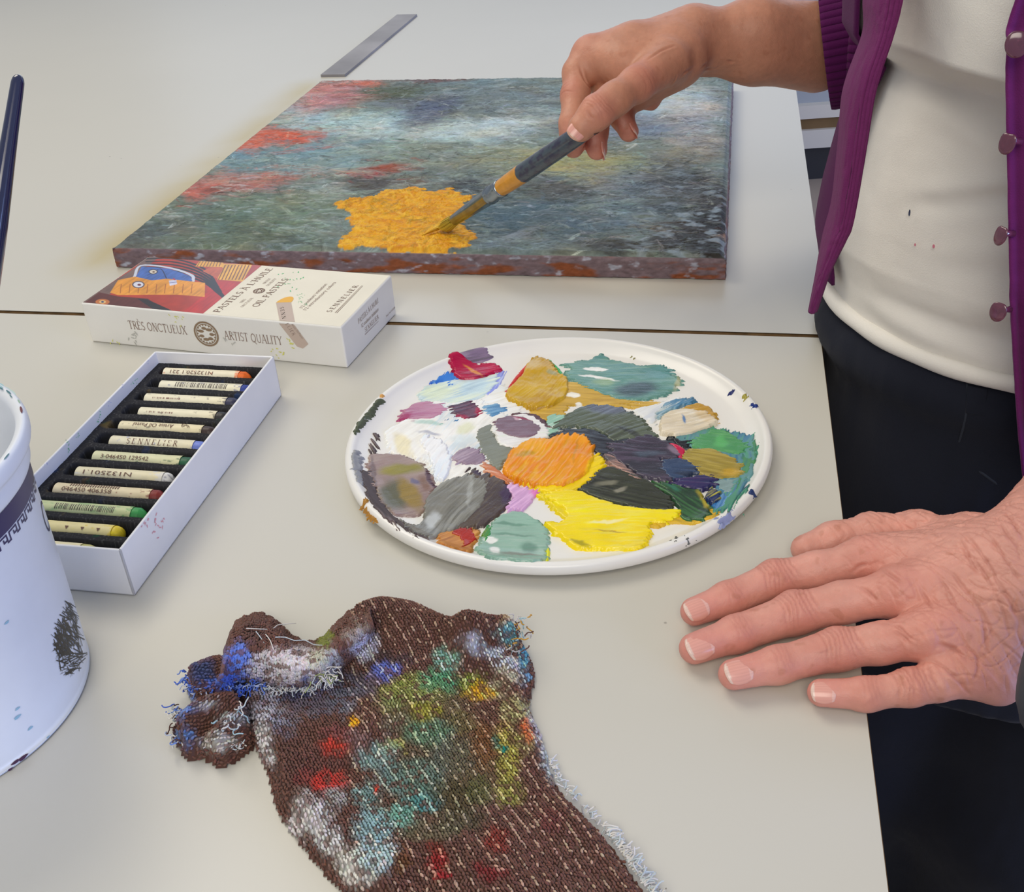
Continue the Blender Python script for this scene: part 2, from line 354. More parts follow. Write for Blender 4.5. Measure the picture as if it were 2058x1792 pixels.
# ------------------------------------------------------------------ canvas
def C3(x, y): return 200+x/1.583, 100+y/1.583
CO = V(-.3224, .8615, 0); CTH = -.2171; CU = V(math.cos(CTH), math.sin(CTH), 0); CV = V(-math.sin(CTH), math.cos(CTH), 0); CL, CW, CT = .5044, .5336, .0194
def cuv(x, y):
    p = at(x, y, CT)-CO; return p@CU, p@CV
def blobs(U, W, base, BL, loc, warp=.02, ws=14, seed=0):
    """layer soft-edged, noise-broken patches of colour; loc maps picture marks to surface coordinates"""
    wu = U+warp*fbm(U*ws, W*ws, seed+1.5, 4); wv = W+warp*fbm(U*ws+50, W*ws, seed+8.5, 4)
    c = np.array(base, float)
    for i, b in enumerate(BL):
        x, y, rx, ry, ang, col, st = b[:7]; sh_ = b[7] if len(b) > 7 else .5
        cx, cy = loc(x, y); ca, sa = math.cos(math.radians(ang)), math.sin(math.radians(ang))
        ax = np.array(loc(x+rx*ca, y+rx*sa))-np.array(loc(x-rx*ca, y-rx*sa)); ay = np.array(loc(x-ry*sa, y+ry*ca))-np.array(loc(x+ry*sa, y-ry*ca))
        Mx = np.linalg.inv(np.array([ax/2, ay/2]).T); du, dv = wu-cx, wv-cy
        r = np.hypot(Mx[0, 0]*du+Mx[0, 1]*dv, Mx[1, 0]*du+Mx[1, 1]*dv)
        k = (1-sstep(1-sh_, 1+sh_*.6, r))*st
        c = c+(lin(col)-c)*k[..., None]
    return c
def build_canvas():
    n = 760; e = 30; uu = np.linspace(0, 1, n); gu = np.r_[[0]*e, uu, [1]*e]; du = np.r_[np.arange(e, 0, -1)/e, np.zeros(n), np.arange(1, e+1)/e]
    U, W = np.meshgrid(gu*CL, gu*CW, indexing='ij'); A, B = np.meshgrid(du, du, indexing='ij'); D = np.maximum(A, B)
    Sg = np.r_[[-1]*e, [0]*n, [1]*e]; SU, SW = np.meshgrid(Sg, Sg, indexing='ij')
    tex = fbm(U*60, W*85, 3, 5); fine = fbm(U*300, W*380, 5, 3); imp = fbm(U*26+tex*.6, W*44, 9, 4)
    # colour field
    base = lin((118, 132, 126))
    c = np.broadcast_to(base, U.shape+(3,)).copy()
    BL = [(300,560,260,90,0,(96,114,102),.9),(150,600,130,50,0,(92,100,100),.9),(450,610,300,40,0,(104,120,104),.8),(620,560,150,50,0,(92,108,88),.7),(560,500,230,60,0,(112,130,112),.8),
      (700,330,260,60,0,(122,148,152),.9),(480,350,140,40,0,(112,142,148),.9),(760,235,210,48,0,(150,178,178),.9),(620,200,90,30,0,(168,184,188),.8),(850,250,120,30,5,(185,200,198),.7),
      (720,140,130,40,0,(178,122,122),.9),(660,165,70,30,0,(190,140,135),.8),(800,108,100,12,0,(198,112,88),.9),(940,133,130,26,0,(82,90,68),.9),(1080,94,130,10,0,(116,66,56),.9),
      (1050,195,120,45,-10,(84,94,116),.95),(980,165,120,20,0,(110,120,128),.7),(1000,215,80,18,0,(160,170,172),.5),(1210,120,210,28,0,(108,126,128),.9),(1330,170,170,50,0,(112,124,124),.9),(1170,265,250,38,-4,(178,196,196),.9),
      (1330,235,150,25,-6,(195,208,208),.6),(1030,315,190,40,-8,(120,134,122),.9),(950,290,120,22,-12,(135,150,140),.6),(570,270,140,26,4,(196,98,72),.95),(480,300,80,18,0,(200,108,84),.9),(640,285,80,10,0,(200,90,60),.7),
      (430,425,180,26,-6,(172,108,96),.9),(310,450,70,22,-20,(176,106,94),.9),(560,405,90,16,0,(168,112,98),.6),(850,385,80,22,-8,(158,52,52),.95),(925,372,60,18,0,(146,78,52),.9),(860,432,120,28,0,(78,74,68),.85),(980,420,60,20,0,(96,84,70),.8),
      (720,455,60,16,0,(178,186,176),.55),(1100,370,170,40,0,(116,126,116),.8),(1270,330,130,28,0,(140,146,118),.7),(1500,360,230,46,0,(148,148,104),.9),(1560,385,120,25,0,(165,160,112),.7),(1650,330,100,24,0,(150,146,110),.6),
      (1740,160,190,66,0,(164,184,184),.9),(1890,180,90,80,0,(182,180,180),.8),(1700,232,220,46,0,(126,136,148),.9),(1560,250,120,40,0,(120,128,138),.8),(1900,290,90,56,0,(166,162,158),.8),(1860,330,120,30,0,(140,138,118),.6),
      (1450,452,120,34,4,(84,86,80),.9),(1195,436,66,20,0,(56,58,58),.95),(1620,440,60,14,0,(200,200,192),.5),(1340,515,260,46,0,(82,104,110),.9),(1500,565,270,46,0,(88,106,112),.9),(1250,560,150,30,0,(70,90,96),.7),
      (1650,420,130,56,0,(122,132,132),.7),(1830,420,130,90,0,(92,98,98),.85),(1790,490,120,70,0,(102,116,124),.7),(1930,520,70,150,0,(48,46,44),.9),(1900,590,120,60,0,(50,44,42),.9),(1720,625,260,18,0,(60,60,56),.8),(1300,636,140,8,0,(60,62,56),.6),
      (1820,584,38,7,0,(196,150,44),.9),(1890,612,50,8,0,(130,110,50),.7),(1935,600,22,10,0,(180,150,130),.7),(1435,362,8,3,0,(235,225,50),1.,.2),(400,450,40,4,0,(70,56,50),.8)]
    c = blobs(U, W, c, BL, lambda x, y: cuv(*C3(x, y)), .034, 15)
    c = np.clip(lin((112, 126, 122))*.92+(c-lin((112, 126, 122)))*1.14, .006, .8)
    RS = np.random.default_rng(21); sh2 = np.zeros(U.shape); i0 = e; sx_, sy_ = CL/(n-1), CW/(n-1)
    def strokes_(N, pick, Lr, Wr, angf, alpha, relief, tint):
        for k in range(N):
            u, w_ = pick(); a = angf(); ca, sa = math.cos(a), math.sin(a); L_ = RS.uniform(*Lr); wd = RS.uniform(*Wr); ex, ey = abs(L_*ca)+abs(wd*sa), abs(L_*sa)+abs(wd*ca)
            a0, a1 = max(i0, int((u-ex)/sx_)+i0), min(i0+n, int((u+ex)/sx_)+i0+2); b0, b1 = max(i0, int((w_-ey)/sy_)+i0), min(i0+n, int((w_+ey)/sy_)+i0+2)
            if a1-a0 < 2 or b1-b0 < 2: continue
            sl = (slice(a0, a1), slice(b0, b1)); du_, dw_ = U[sl]-u, W[sl]-w_; p = (du_*ca+dw_*sa)/L_; q = (-du_*sa+dw_*ca)/wd; q = q+.25*p*p*RS.uniform(-1, 1)
            m_ = np.clip(1-p**4, 0, 1)*np.clip(1-q*q, 0, 1); br_ = noise(q*3.2+k*.37, p*1.2+k, k*.7); al = np.clip(m_*1.6, 0, 1)*np.clip(.55+1.5*br_-.25*p, 0, 1)*alpha; cc_ = tint(u, w_)
            c[sl] += (cc_-c[sl])*al[..., None]; sh2[sl] += relief*al*(.5+br_)
    def near(u, w_):
        a_i = int(np.clip((u+RS.normal()*.012)/sx_, 0, n-1))+i0; b_i = int(np.clip((w_+RS.normal()*.012)/sy_, 0, n-1))+i0; q = c[a_i, b_i]; l = math.exp(RS.normal()*.24)
        if RS.random() < .12: q = q*.6+lin((190, 204, 206))*.4
        elif RS.random() < .16: q = q*.45
        return np.clip(q*l*(1+RS.normal(size=3)*.05), .004, .8)
    strokes_(800, lambda: (RS.uniform(0, CL), RS.uniform(0, CW)), (.014, .040), (.003, .009), lambda: RS.normal()*.4, .6, .0004, near)
    c = blobs(U, W, c, [(1195,438,60,20,0,(50,54,54),.8),(1450,452,110,30,4,(78,80,76),.75),(1945,500,50,150,0,(40,38,36),.8),(1900,596,130,46,0,(44,40,38),.85),(1700,626,220,14,0,(54,54,50),.7),(945,135,110,22,0,(74,84,58),.7),(860,432,100,22,0,(66,62,58),.7),
        (1780,150,170,50,0,(172,190,190),.5),(1200,262,200,24,-4,(190,206,206),.55),(780,228,170,30,0,(166,190,190),.5),(1540,362,170,30,0,(160,158,104),.6),(1060,196,100,34,-10,(74,84,110),.7),(1380,530,180,26,0,(70,92,102),.6),(1840,440,90,50,0,(70,74,74),.6),(600,600,200,22,0,(78,92,78),.5)], lambda x, y: cuv(*C3(x, y)), .03, 22, 5)
    strokes_(6500, lambda: (RS.uniform(0, CL), RS.uniform(0, CW)), (.003, .014), (.0008, .0030), lambda: RS.normal()*.55 if RS.random() < .75 else RS.uniform(0, 3.14), .7, .0004, near)
    # dragged, broken brush marks: light and dark flecks following the strokes
    st1 = fbm(U*60+imp, W*190, 21, 4); st2 = fbm(U*90, W*150+imp, 33, 4); lt = sstep(.18, .42, st1); dk = sstep(.2, .45, st2)
    amp = .35+.65*sstep(-.2, .4, fbm(U*5, W*5, 40, 2))
    c = c+(lin((205, 214, 214))-c)*(lt*amp*.26)[..., None]; c = c*(1-(dk*amp*.34)[..., None]); c = c*(1+.35*fine+.3*tex)[..., None]
    wx = fbm(U*30, W*30, 77, 3); c = c*(1+wx[..., None]*V(.25, .0, -.25))
    right = sstep(CL*.78, CL*.97, U)*sstep(CW*.62, CW*.1, W); c = c+(lin((150, 168, 182))-c)*(right*sstep(.05, .3, fbm(U*60, W*90, 51, 4))*.7)[..., None]
    # thick wet yellow patch
    YP = [(748,492),(800,478),(860,474),(905,452),(960,448),(1010,440),(1040,455),(1120,446),(1160,470),(1190,466),(1165,505),(1150,550),(1185,580),(1200,605),(1170,632),(1100,645),(1000,640),(950,648),(860,632),(756,632),(770,600),(800,580),(790,545),(800,522),(755,512)]
    poly = catmull([cuv(*C3(*p)) for p in YP], 4, True); d = np.full(U.shape, -1.)
    m = (U > poly[:, 0].min()-.02) & (U < poly[:, 0].max()+.02) & (W > poly[:, 1].min()-.02) & (W < poly[:, 1].max()+.02); d[m] = polydist(U[m], W[m], poly)
    d = d+.008*fbm(U*90, W*120, 61, 4)+.006*st1; y = sstep(-.0006, .0012, d)
    sw = fbm(U*40+2*fbm(U*12, W*12, 66, 2), W*140+2*fbm(U*12, W*12, 67, 2), 71, 4)
    yc = lin((226, 162, 18))+(lin((208, 132, 18))-lin((226, 162, 18)))*sstep(0, .4, sw)[..., None]; yc = yc+(lin((150, 128, 40))-yc)*(sstep(.15, .45, -sw)*.6)[..., None]; yc = yc+(lin((250, 205, 80))-yc)*(sstep(.25, .5, fine)*.6)[..., None]
    c = c+(yc-c)*y[..., None]
    yk = c.copy()
    def yp():
        while True:
            u, w_ = RS.uniform(poly[:, 0].min(), poly[:, 0].max()), RS.uniform(poly[:, 1].min(), poly[:, 1].max())
            if y[int(u/sx_)+i0, int(w_/sy_)+i0] > .5: return u, w_
    YC = [lin(q) for q in ((228, 166, 20), (214, 140, 16), (236, 180, 34), (196, 130, 20), (230, 158, 18), (176, 136, 34), (242, 192, 60))]
    strokes_(900, yp, (.005, .016), (.0010, .0030), lambda: RS.uniform(0, 3.14), .75, .0006, lambda u, w_: YC[RS.integers(7)])
    c = np.where((y > .5)[..., None], c, yk)
    # painted sides
    sd = sstep(0, .12, D); rust = sstep(.0, .3, fbm(U*30, W*30+D*2, 81, 4)+D*.35-.15); sc = lin((118, 100, 106))+(lin((134, 74, 44))-lin((118, 100, 106)))*rust[..., None]
    sc = sc+(lin((178, 184, 200))-sc)*(sstep(.16, .4, fbm(U*70, W*70, D*3+91, 4))*.7)[..., None]; sc = sc*(1+.5*fbm(U*150, W*150, D*6+4, 3))[..., None]
    c = c+(sc-c)*sd[..., None]; c = np.clip(c, .004, .95)
    hgt = .0009*tex+.0005*fine+.0006*imp+.0003*lt+sh2+y*(.0010+.0006*sw)
    ed = np.minimum(np.minimum(U, CL-U), np.minimum(W, CW-W)); hgt = hgt*sstep(-.001, .004, ed)-.002*(1-sstep(0, .004, ed))
    wob = .0012*fbm(U*60, W*60, D*2+3, 3)+.0008*fbm(U*200, W*200, D*6, 2)
    sm = np.sin(np.minimum(D*3, 1)*math.pi/2)*.0022-.0022
    X = U+SU*(wob*sd+sm*(A > 0)+0); Y = W+SW*(wob*sd+sm*(B > 0)); Z = CT-D*(CT-.0012)+hgt*(1-sd)-.0006*sd
    inner = (A == 0) & (B == 0)
    X = np.where(inner, U*(1-.0044/CL)+.0022, X); Y = np.where(inner, W*(1-.0044/CW)+.0022, Y)
    P = CO+CU*X[..., None]+CV*Y[..., None]+V(0, 0, 1)*Z[..., None]
    o = mesh('painted_canvas', P.reshape(-1, 3), gridfaces(*U.shape), mat('oil_paint_surface', attr=True, rough=.52, spec=.28, bump=(700, .35, .0006)), None, c.reshape(-1, 3), loc=CO+CU*CL/2+CV*CW/2)
    return tag(o, 'thick abstract oil painting on stretched canvas with a fresh yellow patch', 'painting')
build_canvas()

# ------------------------------------------------------------------ round palette plate with paint
PC = V(.0262, .534, 0); PR = .1224; PF = .0042
PROF = [(0,.0012),(.094,.0012),(.1000,.0004),(.1025,.0014),(.1130,.0040),(.1195,.0052),(.1222,.0050),(.1231,.0066),(.1232,.0090),(.1222,.0108),(.1202,.0114),(.1185,.0108),(.1160,.0085),(.1110,.0056),(.1075,.0047),(.1040,.0042),(0,.0042)]
def plate_z(r): return np.interp(r, [0, .1040, .1075, .1110, .1160, .1185, .1202, .1222, .1232], [.0042, .0042, .0047, .0056, .0085, .0108, .0114, .0108, .009])
def atp(x, y):
    z = PF
    for _ in range(8): p = at(x, y, z); z = float(plate_z(np.hypot(p[0]-PC[0], p[1]-PC[1])))
    return p
plate = thing('paint_palette_plate', 'round white plastic plate used as a palette, covered in oil paint', 'palette', (PC[0], PC[1], 0))
M_plate = mat('white_plastic', (236, 234, 228), rough=.28, spec=.5, var=(25, .02), bump=(300, .04, .0004))
pp = catmull(PROF[1:-1], 3); v, f = lathe((PC[0], PC[1], 0), [(.0005, .0012)]+pp.tolist()+[(.0005, .0042)], 160); mesh('plate', v, f, M_plate, plate)
def A_(x, y): return 690+x/3.657, 670+y/3.657
def B_(x, y): return 1110+x/3.657, 670+y/3.657
M_paint = mat('wet_oil_paint', attr=True, rough=.22, spec=.38, bump=(1500, .25, .0005), coat=.12)
M_wash = mat('thin_dry_paint', attr=True, rough=.42, spec=.4, bump=(1200, .12, .0003))
_lay = [0]
def dab(colname, pts, cols, th=.0012, ang=0., rag=.0014, streak=.5, bl=(), wash=False, gap=0., label=None, z0=None):
    """one patch of paint: outline, palette of colours, thickness, brush direction (degrees in plan)"""
    _lay[0] += 1; seed = _lay[0]*3.7
    W_ = np.array([atp(*p)[:2] for p in pts]); poly = catmull(W_, 6, True); lo, hi = poly.min(0)-.003, poly.max(0)+.003
    h = .00052; xs = np.arange(lo[0], hi[0], h); ys = np.arange(lo[1], hi[1], h); X, Y = np.meshgrid(xs, ys, indexing='ij')
    d = polydist(X, Y, poly); ca, sa = math.cos(math.radians(ang)), math.sin(math.radians(ang)); s = X*ca+Y*sa; t = -X*sa+Y*ca
    wv = fbm(X*22, Y*22, seed, 2)*.006; st = fbm(s*55, (t+wv)*620, seed, 4); bg = fbm(X*70, Y*70, seed+3, 3)
    ef = sstep(.35, 1., np.abs(s-s[d > 0].mean())/(np.ptp(s[d > 0])/2+1e-6)) if (d > 0).any() else 0; d = d+rag*(fbm(X*260, Y*260, seed+5, 3)*1.0+st*(1.3+3.4*ef))
    if gap: d = d-.004*sstep(gap, gap+.12, st+.4*bg)*1.0
    r = np.hypot(X-PC[0], Y-PC[1]); prof = sstep(-.0002, .0016, d)
    hz = th*(.50+.32*prof+.15*st*streak+.34*bg)+_lay[0]*.000018
    Z = plate_z(r)+np.where(d > 0, hz*sstep(-.0001, .0009, d), -.0004+d*.5)
    Z += .00008
    c = np.broadcast_to(lin(cols[0]), X.shape+(3,)).copy()
    for i, q in enumerate(cols[1:]):
        k = sstep(-.02, .36, st*(.8 if i % 2 == 0 else -.8)+.5*noise(X*40, Y*40, seed+9*i)+(.0 if i < 2 else -.1)); c = c+(lin(q)-c)*(k*.8)[..., None]
    if bl: c = blobs(X, Y, c, bl, lambda x, y: atp(x, y)[:2], .004, 90, seed)
    c = c*(1+.26*st+.12*bg)[..., None]
    P = np.stack([X, Y, Z], -1).reshape(-1, 3); F = gridfaces(*X.shape); P, F, c = subset(P, F, d.ravel() > -.0004, np.clip(c, .003, .97).reshape(-1, 3))
    if len(F): tag(mesh(colname, P, F, M_wash if wash else M_paint, plate, c), label or (cname(cols[0])+(' paint smear' if wash else ' paint dab')))
def cname(c):
    r, g, b = c; mx, mn = max(c), min(c)
    if mx-mn < 22: return 'white' if mn > 205 else ('grey' if mn > 85 else 'near-black')
    if r >= g and g >= b: return 'yellow' if g > r*.78 and r > 190 else ('orange' if r > 200 and g > 110 else ('crimson' if r > 140 and g < 80 else 'brown ochre'))
    if r >= b > g: return 'crimson' if g < 60 else 'mauve'
    if g >= r and g >= b: return 'green'
    return 'blue' if b-r > 30 else 'grey blue'
def _p(fn, *L): return [fn(*q) for q in L]
_b = lambda fn, x, y, rx, ry, a, c, s=1., sh=.5: (*fn(x, y), rx/3.657, ry/3.657, a, c, s, sh)
D_ = 'paint_dab'; W = 'paint_smear'
dab(W, _p(A_, (330,700),(430,650),(620,500),(900,470),(1150,560),(1200,640),(1100,760),(1080,980),(880,1090),(730,1140),(640,1010),(560,930),(380,900),(310,800)), [(246,244,236),(236,240,240),(255,252,246),(200,214,220)], .0009, 60, .002, 1.1, [_b(A_,440,830,110,60,60,(238,226,180),.8),_b(A_,700,900,70,110,80,(222,232,248),.8),_b(A_,620,660,120,20,5,(150,200,185),.6),_b(A_,640,740,90,12,10,(90,100,150),.5),_b(A_,900,700,70,40,-20,(222,224,180),.7),_b(A_,880,780,120,40,0,(225,235,235),.7)], label='white paint smear with tints')
dab(W, _p(A_, (1000,420),(1170,380),(1230,470),(1330,560),(1300,620),(1180,610),(980,600),(880,520)), [(244,243,236),(228,234,238)], .0005, 20, .002, .6, wash=True)
dab(D_, _p(A_, (650,370),(690,300),(770,273),(850,300),(850,370),(760,400)), [(58,128,214),(30,90,190),(120,180,235)], .0010, 70)
dab(W, _p(A_, (1120,300),(1190,285),(1150,390),(1060,450),(1020,430),(1100,380)), [(140,152,232),(200,208,240)], .0006, 70, wash=True)
dab(D_, _p(A_, (555,500),(560,430),(640,372),(760,350),(900,330),(1090,290),(1140,350),(1080,430),(980,500),(800,520),(620,512)), [(206,226,232),(224,234,206),(180,210,226)], .0010, 30, bl=[_b(A_,680,440,110,60,-10,(220,232,200),.8),_b(A_,960,390,110,70,-10,(190,218,232),.8)], label='pale blue and green paint dab')
dab(D_, _p(A_, (785,182),(850,190),(1000,188),(1010,232),(1100,240),(1175,275),(1120,300),(1000,345),(880,352),(820,325),(800,250)), [(178,14,66),(140,8,50),(214,50,90)], .0026, 10, .0008, .5, [_b(A_,960,300,90,10,25,(226,150,60),.8,.4)], label='glossy crimson paint dab')
dab(W, _p(A_, (830,165),(900,140),(1040,122),(1080,145),(1020,190),(950,180),(880,205)), [(138,118,146),(90,84,92),(190,176,190)], .0005, 20, wash=True)
dab(D_, _p(A_, (415,630),(440,580),(520,520),(640,505),(760,548),(720,600),(640,635),(430,645)), [(192,134,160),(166,90,128),(206,160,180)], .0011, 10, bl=[_b(A_,450,625,70,25,-30,(160,30,90),.9)], label='dusty pink paint dab')
dab(D_, _p(A_, (780,548),(850,520),(930,505),(1018,560),(985,620),(900,638),(820,615)), [(84,46,70),(60,34,56),(120,70,90)], .0013, 20, bl=[_b(A_,1000,590,30,60,10,(178,20,66),.9),_b(A_,860,625,80,14,0,(170,24,70),.8)], label='dark maroon paint dab')
dab(D_, _p(A_, (690,620),(820,598),(880,640),(800,665),(720,650)), [(40,96,150),(140,190,220)], .0006, 10, wash=True)
dab(D_, _p(A_, (1025,545),(1080,530),(1140,523),(1197,560),(1150,600),(1080,622)), [(84,142,188),(130,176,206)], .0010, 10)
dab(W, _p(A_, (520,655),(700,655),(860,690),(900,730),(740,725),(560,705)), [(60,160,140),(230,240,236),(240,246,242)], .0005, -5, .002, .8, wash=True, gap=.1)
# ochre and teal at the back
dab(W, _p(B_, (-60,640),(-170,590),(-60,520),(0,370),(150,360),(300,400),(450,470),(640,500),(780,500),(740,540),(600,548),(430,540),(150,540),(80,600)), [(206,166,58),(222,186,92),(190,146,40)], .0006, -12, .0025, .6, wash=True, bl=[_b(B_,145,460,60,18,5,(244,240,226),1.,.2),_b(B_,190,530,30,14,5,(244,240,226),1.,.2)])
dab(D_, _p(A_, (1195,440),(1240,400),(1310,320),(1360,230),(1410,188),(1470,200),(1530,220),(1580,300),(1650,350),(1640,470),(1560,530),(1500,560),(1390,572),(1330,545),(1210,500)), [(204,160,22),(186,140,14),(222,182,50)], .0030, 55, .0008, .7, [_b(A_,1400,245,60,45,-40,(214,186,120),.7),_b(A_,1530,310,45,20,30,(150,160,130),.7)], label='thick mustard ochre paint dab')
dab(W, _p(A_, (1178,440),(1250,340),(1370,204),(1388,212),(1290,330),(1200,430)), [(206,60,56)], .0008, 50, .0006, .3, wash=True)
dab(W, _p(A_, (1490,204),(1530,206),(1600,275),(1630,335),(1600,340),(1560,270)), [(46,176,80)], .0010, -50, .0006, .3)
dab(D_, _p(B_, (85,232),(190,205),(270,200),(330,165),(345,125),(362,150),(400,180),(460,200),(560,222),(650,245),(780,238),(900,300),(955,370),(900,430),(780,480),(640,500),(500,492),(360,450),(280,420),(190,370),(90,310),(120,265)), [(104,152,140),(88,138,136),(130,172,156)], .0011, -8, .0018, .6, [_b(B_,620,420,170,55,-8,(66,84,94),.9),_b(B_,330,272,92,14,4,(246,246,240),1.,.15),_b(B_,350,338,140,10,8,(246,246,240),1.,.2),_b(B_,380,370,90,30,0,(160,185,130),.6),_b(B_,800,300,110,50,0,(96,150,150),.8),_b(B_,930,370,20,60,20,(200,190,140),.6)], label='teal green paint dab with bare streaks')
dab(W, _p(B_, (600,560),(760,520),(900,480),(960,500),(780,600),(760,680),(660,620)), [(236,238,236),(200,206,214)], .0006, 40, wash=True)
# middle
dab(W, _p(B_, (-40,620),(60,600),(120,640),(40,720),(-40,760)), [(150,196,172),(236,240,232)], .0008, 40)
dab(D_, _p(B_, (-110,800),(0,740),(160,700),(330,720),(460,790),(700,740),(790,790),(1000,800),(990,860),(700,860),(420,900),(330,900),(220,790),(0,790)), [(52,58,68),(74,84,92),(34,38,46)], .0009, -15, .0022, .6)
dab(D_, _p(A_, (975,730),(1090,680),(1140,800),(1300,850),(1330,900),(1200,940),(1140,1000),(1060,955),(1000,850)), [(130,134,120),(118,122,108)], .0008, 30)
dab(D_, _p(B_, (15,700),(70,640),(150,580),(280,535),(440,540),(560,575),(660,640),(720,720),(770,770),(640,800),(520,790),(430,800),(330,730),(180,705)), [(92,102,84),(106,116,100),(74,82,70)], .0016, 25, .0016, .9, [_b(B_,400,560,220,40,5,(104,112,132),.85),_b(B_,560,740,120,16,25,(40,42,46),.7)], label='olive grey paint dab')
dab(D_, _p(A_, (1085,705),(1180,630),(1330,600),(1460,650),(1518,730),(1470,800),(1400,850),(1280,860),(1140,825),(1120,770)), [(238,236,232),(214,222,206)], .0014, 5, .0008, .5)
dab(D_, _p(A_, (1240,600),(1400,600),(1490,650),(1530,700),(1440,690),(1330,620)), [(88,58,68),(150,110,100)], .0012, -20, wash=True)
dab(D_, _p(A_, (1105,660),(1180,625),(1260,615),(1370,640),(1460,715),(1400,770),(1300,785),(1200,765),(1110,715)), [(130,104,118),(118,92,106)], .0017, 0, .0007, .4, [_b(A_,1300,630,130,9,12,(160,40,80),.8,.4),_b(A_,1270,640,30,12,10,(226,190,200),.8)], label='mauve paint dab ringed with white')
dab(D_, _p(A_, (792,930),(850,862),(950,850),(1045,900),(1030,960),(870,978)), [(150,128,146),(176,156,170)], .0011, 40)
dab(W, _p(A_, (560,800),(640,770),(760,830),(800,960),(760,1080),(690,1090),(640,960)), [(250,250,250),(226,236,250)], .0022, 70, .0015, 1.2)
# left: brown circle, grey oval
dab(W, _p(A_, (118,985),(200,1000),(225,760),(262,760),(250,900),(230,1100),(330,1300),(460,1410),(620,1500),(560,1500),(330,1380),(190,1230),(140,1100)), [(76,64,66),(120,104,104)], .0006, -60, .002, .6, wash=True, gap=.25)
dab(D_, _p(A_, (185,905),(290,893),(430,900),(560,945),(650,1040),(678,1130),(640,1210),(580,1330),(440,1350),(340,1310),(250,1200),(195,1060)), [(156,134,128),(140,116,112),(176,156,146)], .0007, 20, .0012, .4, [_b(A_,430,1010,170,42,-6,(146,138,56),.95),_b(A_,390,1200,130,110,20,(92,92,66),.95),_b(A_,490,1190,60,150,-35,(150,124,48),.9),_b(A_,590,1110,40,60,0,(120,84,60),.7),_b(A_,530,1100,30,30,0,(80,84,130),.7),_b(A_,640,1080,20,120,-20,(80,54,70),.9),_b(A_,230,1060,18,160,-10,(90,70,70),.6)], label='translucent brown and olive paint wash')
dab(D_, _p(A_, (930,1010),(1030,1030),(1180,1080),(1245,1180),(1210,1270),(1100,1380),(940,1450),(820,1450),(900,1250),(960,1120)), [(92,78,66),(70,56,58),(112,98,84)], .0010, 60, .0016, .6, [_b(A_,1215,1180,40,100,15,(66,44,80),.9),_b(A_,1000,1040,60,24,0,(64,46,74),.9)], label='dark brown paint dab')
dab(D_, _p(A_, (420,1380),(520,1410),(580,1380),(600,1260),(640,1180),(740,1110),(880,1050),(990,1065),(1060,1110),(1050,1230),(980,1330),(860,1430),(700,1495),(560,1490)), [(126,124,114),(146,146,138),(106,104,94)], .0014, 60, .0012, 1., [_b(A_,660,1390,40,60,30,(214,220,222),.6),_b(A_,930,1180,20,110,10,(176,178,172),.6)], label='swirled warm grey paint dab')
dab(W, _p(A_, (1010,975),(1060,960),(1200,1050),(1210,1100),(1100,1070)), [(206,120,70),(226,190,170)], .0010, -30)
# orange and yellow
dab(D_, _p(B_, (-240,1080),(-260,1000),(-280,950),(-100,1000),(200,1000),(330,870),(392,960),(340,1040),(180,1160),(0,1185),(-140,1150)), [(248,216,14),(236,196,10)], .0014, 30, .0012, .5)
dab(D_, _p(A_, (1350,1145),(1430,1150),(1536,1185),(1640,1180),(1850,1220),(1950,1300),(1980,1480),(1700,1420),(1480,1250)), [(244,222,22),(226,200,14)], .0010, -15, .0016, .6)
dab(D_, _p(B_, (0,1180),(180,1170),(330,1225),(560,1290),(760,1320),(925,1325),(860,1395),(725,1420),(722,1500),(650,1585),(480,1600),(300,1600),(180,1590),(40,1500),(-60,1410),(60,1400),(95,1340),(20,1270),(-90,1210)), [(252,226,16),(244,214,10),(255,238,90)], .0022, -5, .0012, .8, [_b(B_,400,1400,130,12,-5,(255,248,200),.7),_b(B_,430,1480,120,7,5,(150,110,60),.7),_b(B_,200,1560,90,12,20,(110,110,20),.6)], label='bright lemon yellow paint dab')
dab(W, _p(B_, (700,1400),(860,1330),(1130,1330),(1180,1300),(1190,1350),(1060,1400),(900,1400),(760,1440)), [(224,180,40),(150,130,40)], .0007, -20, wash=True)
dab(D_, _p(A_, (1175,1010),(1190,950),(1250,870),(1380,800),(1536,790),(1560,755),(1600,765),(1770,772),(1800,800),(1840,860),(1850,930),(1790,1050),(1660,1130),(1500,1148),(1350,1125),(1220,1075)), [(242,156,18),(230,130,14),(248,180,40)], .0034, 62, .0012, 1.1, [_b(A_,1330,925,60,24,-10,(176,150,20),.6),_b(A_,1830,1000,34,120,20,(250,206,20),.9),_b(A_,1700,900,12,110,15,(190,140,30),.5)], label='thick streaked orange paint dab')
dab(D_, _p(A_, (1190,1140),(1240,1115),(1330,1140),(1430,1165),(1400,1230),(1310,1315),(1200,1290),(1240,1210)), [(214,166,212),(232,190,226),(196,150,206)], .0009, 50, bl=[_b(A_,1410,1190,40,30,0,(226,110,180),.8)], label='lilac pink paint dab')
dab(D_, _p(B_, (185,1150),(260,1090),(340,1020),(420,990),(560,1030),(700,1085),(830,1170),(880,1250),(870,1320),(780,1318),(660,1305),(500,1270),(300,1215)), [(56,60,46),(70,74,58),(44,46,38)], .0014, -24, .0012, .6, [_b(B_,400,1120,90,20,-5,(150,148,126),.6),_b(B_,490,1170,50,14,0,(170,166,146),.6)], label='blackish olive paint dab')
dab(D_, _p(B_, (380,930),(430,900),(560,1000),(640,1060),(640,1090),(520,1040),(430,980)), [(90,84,86),(200,150,130),(30,28,34)], .0018, -30)
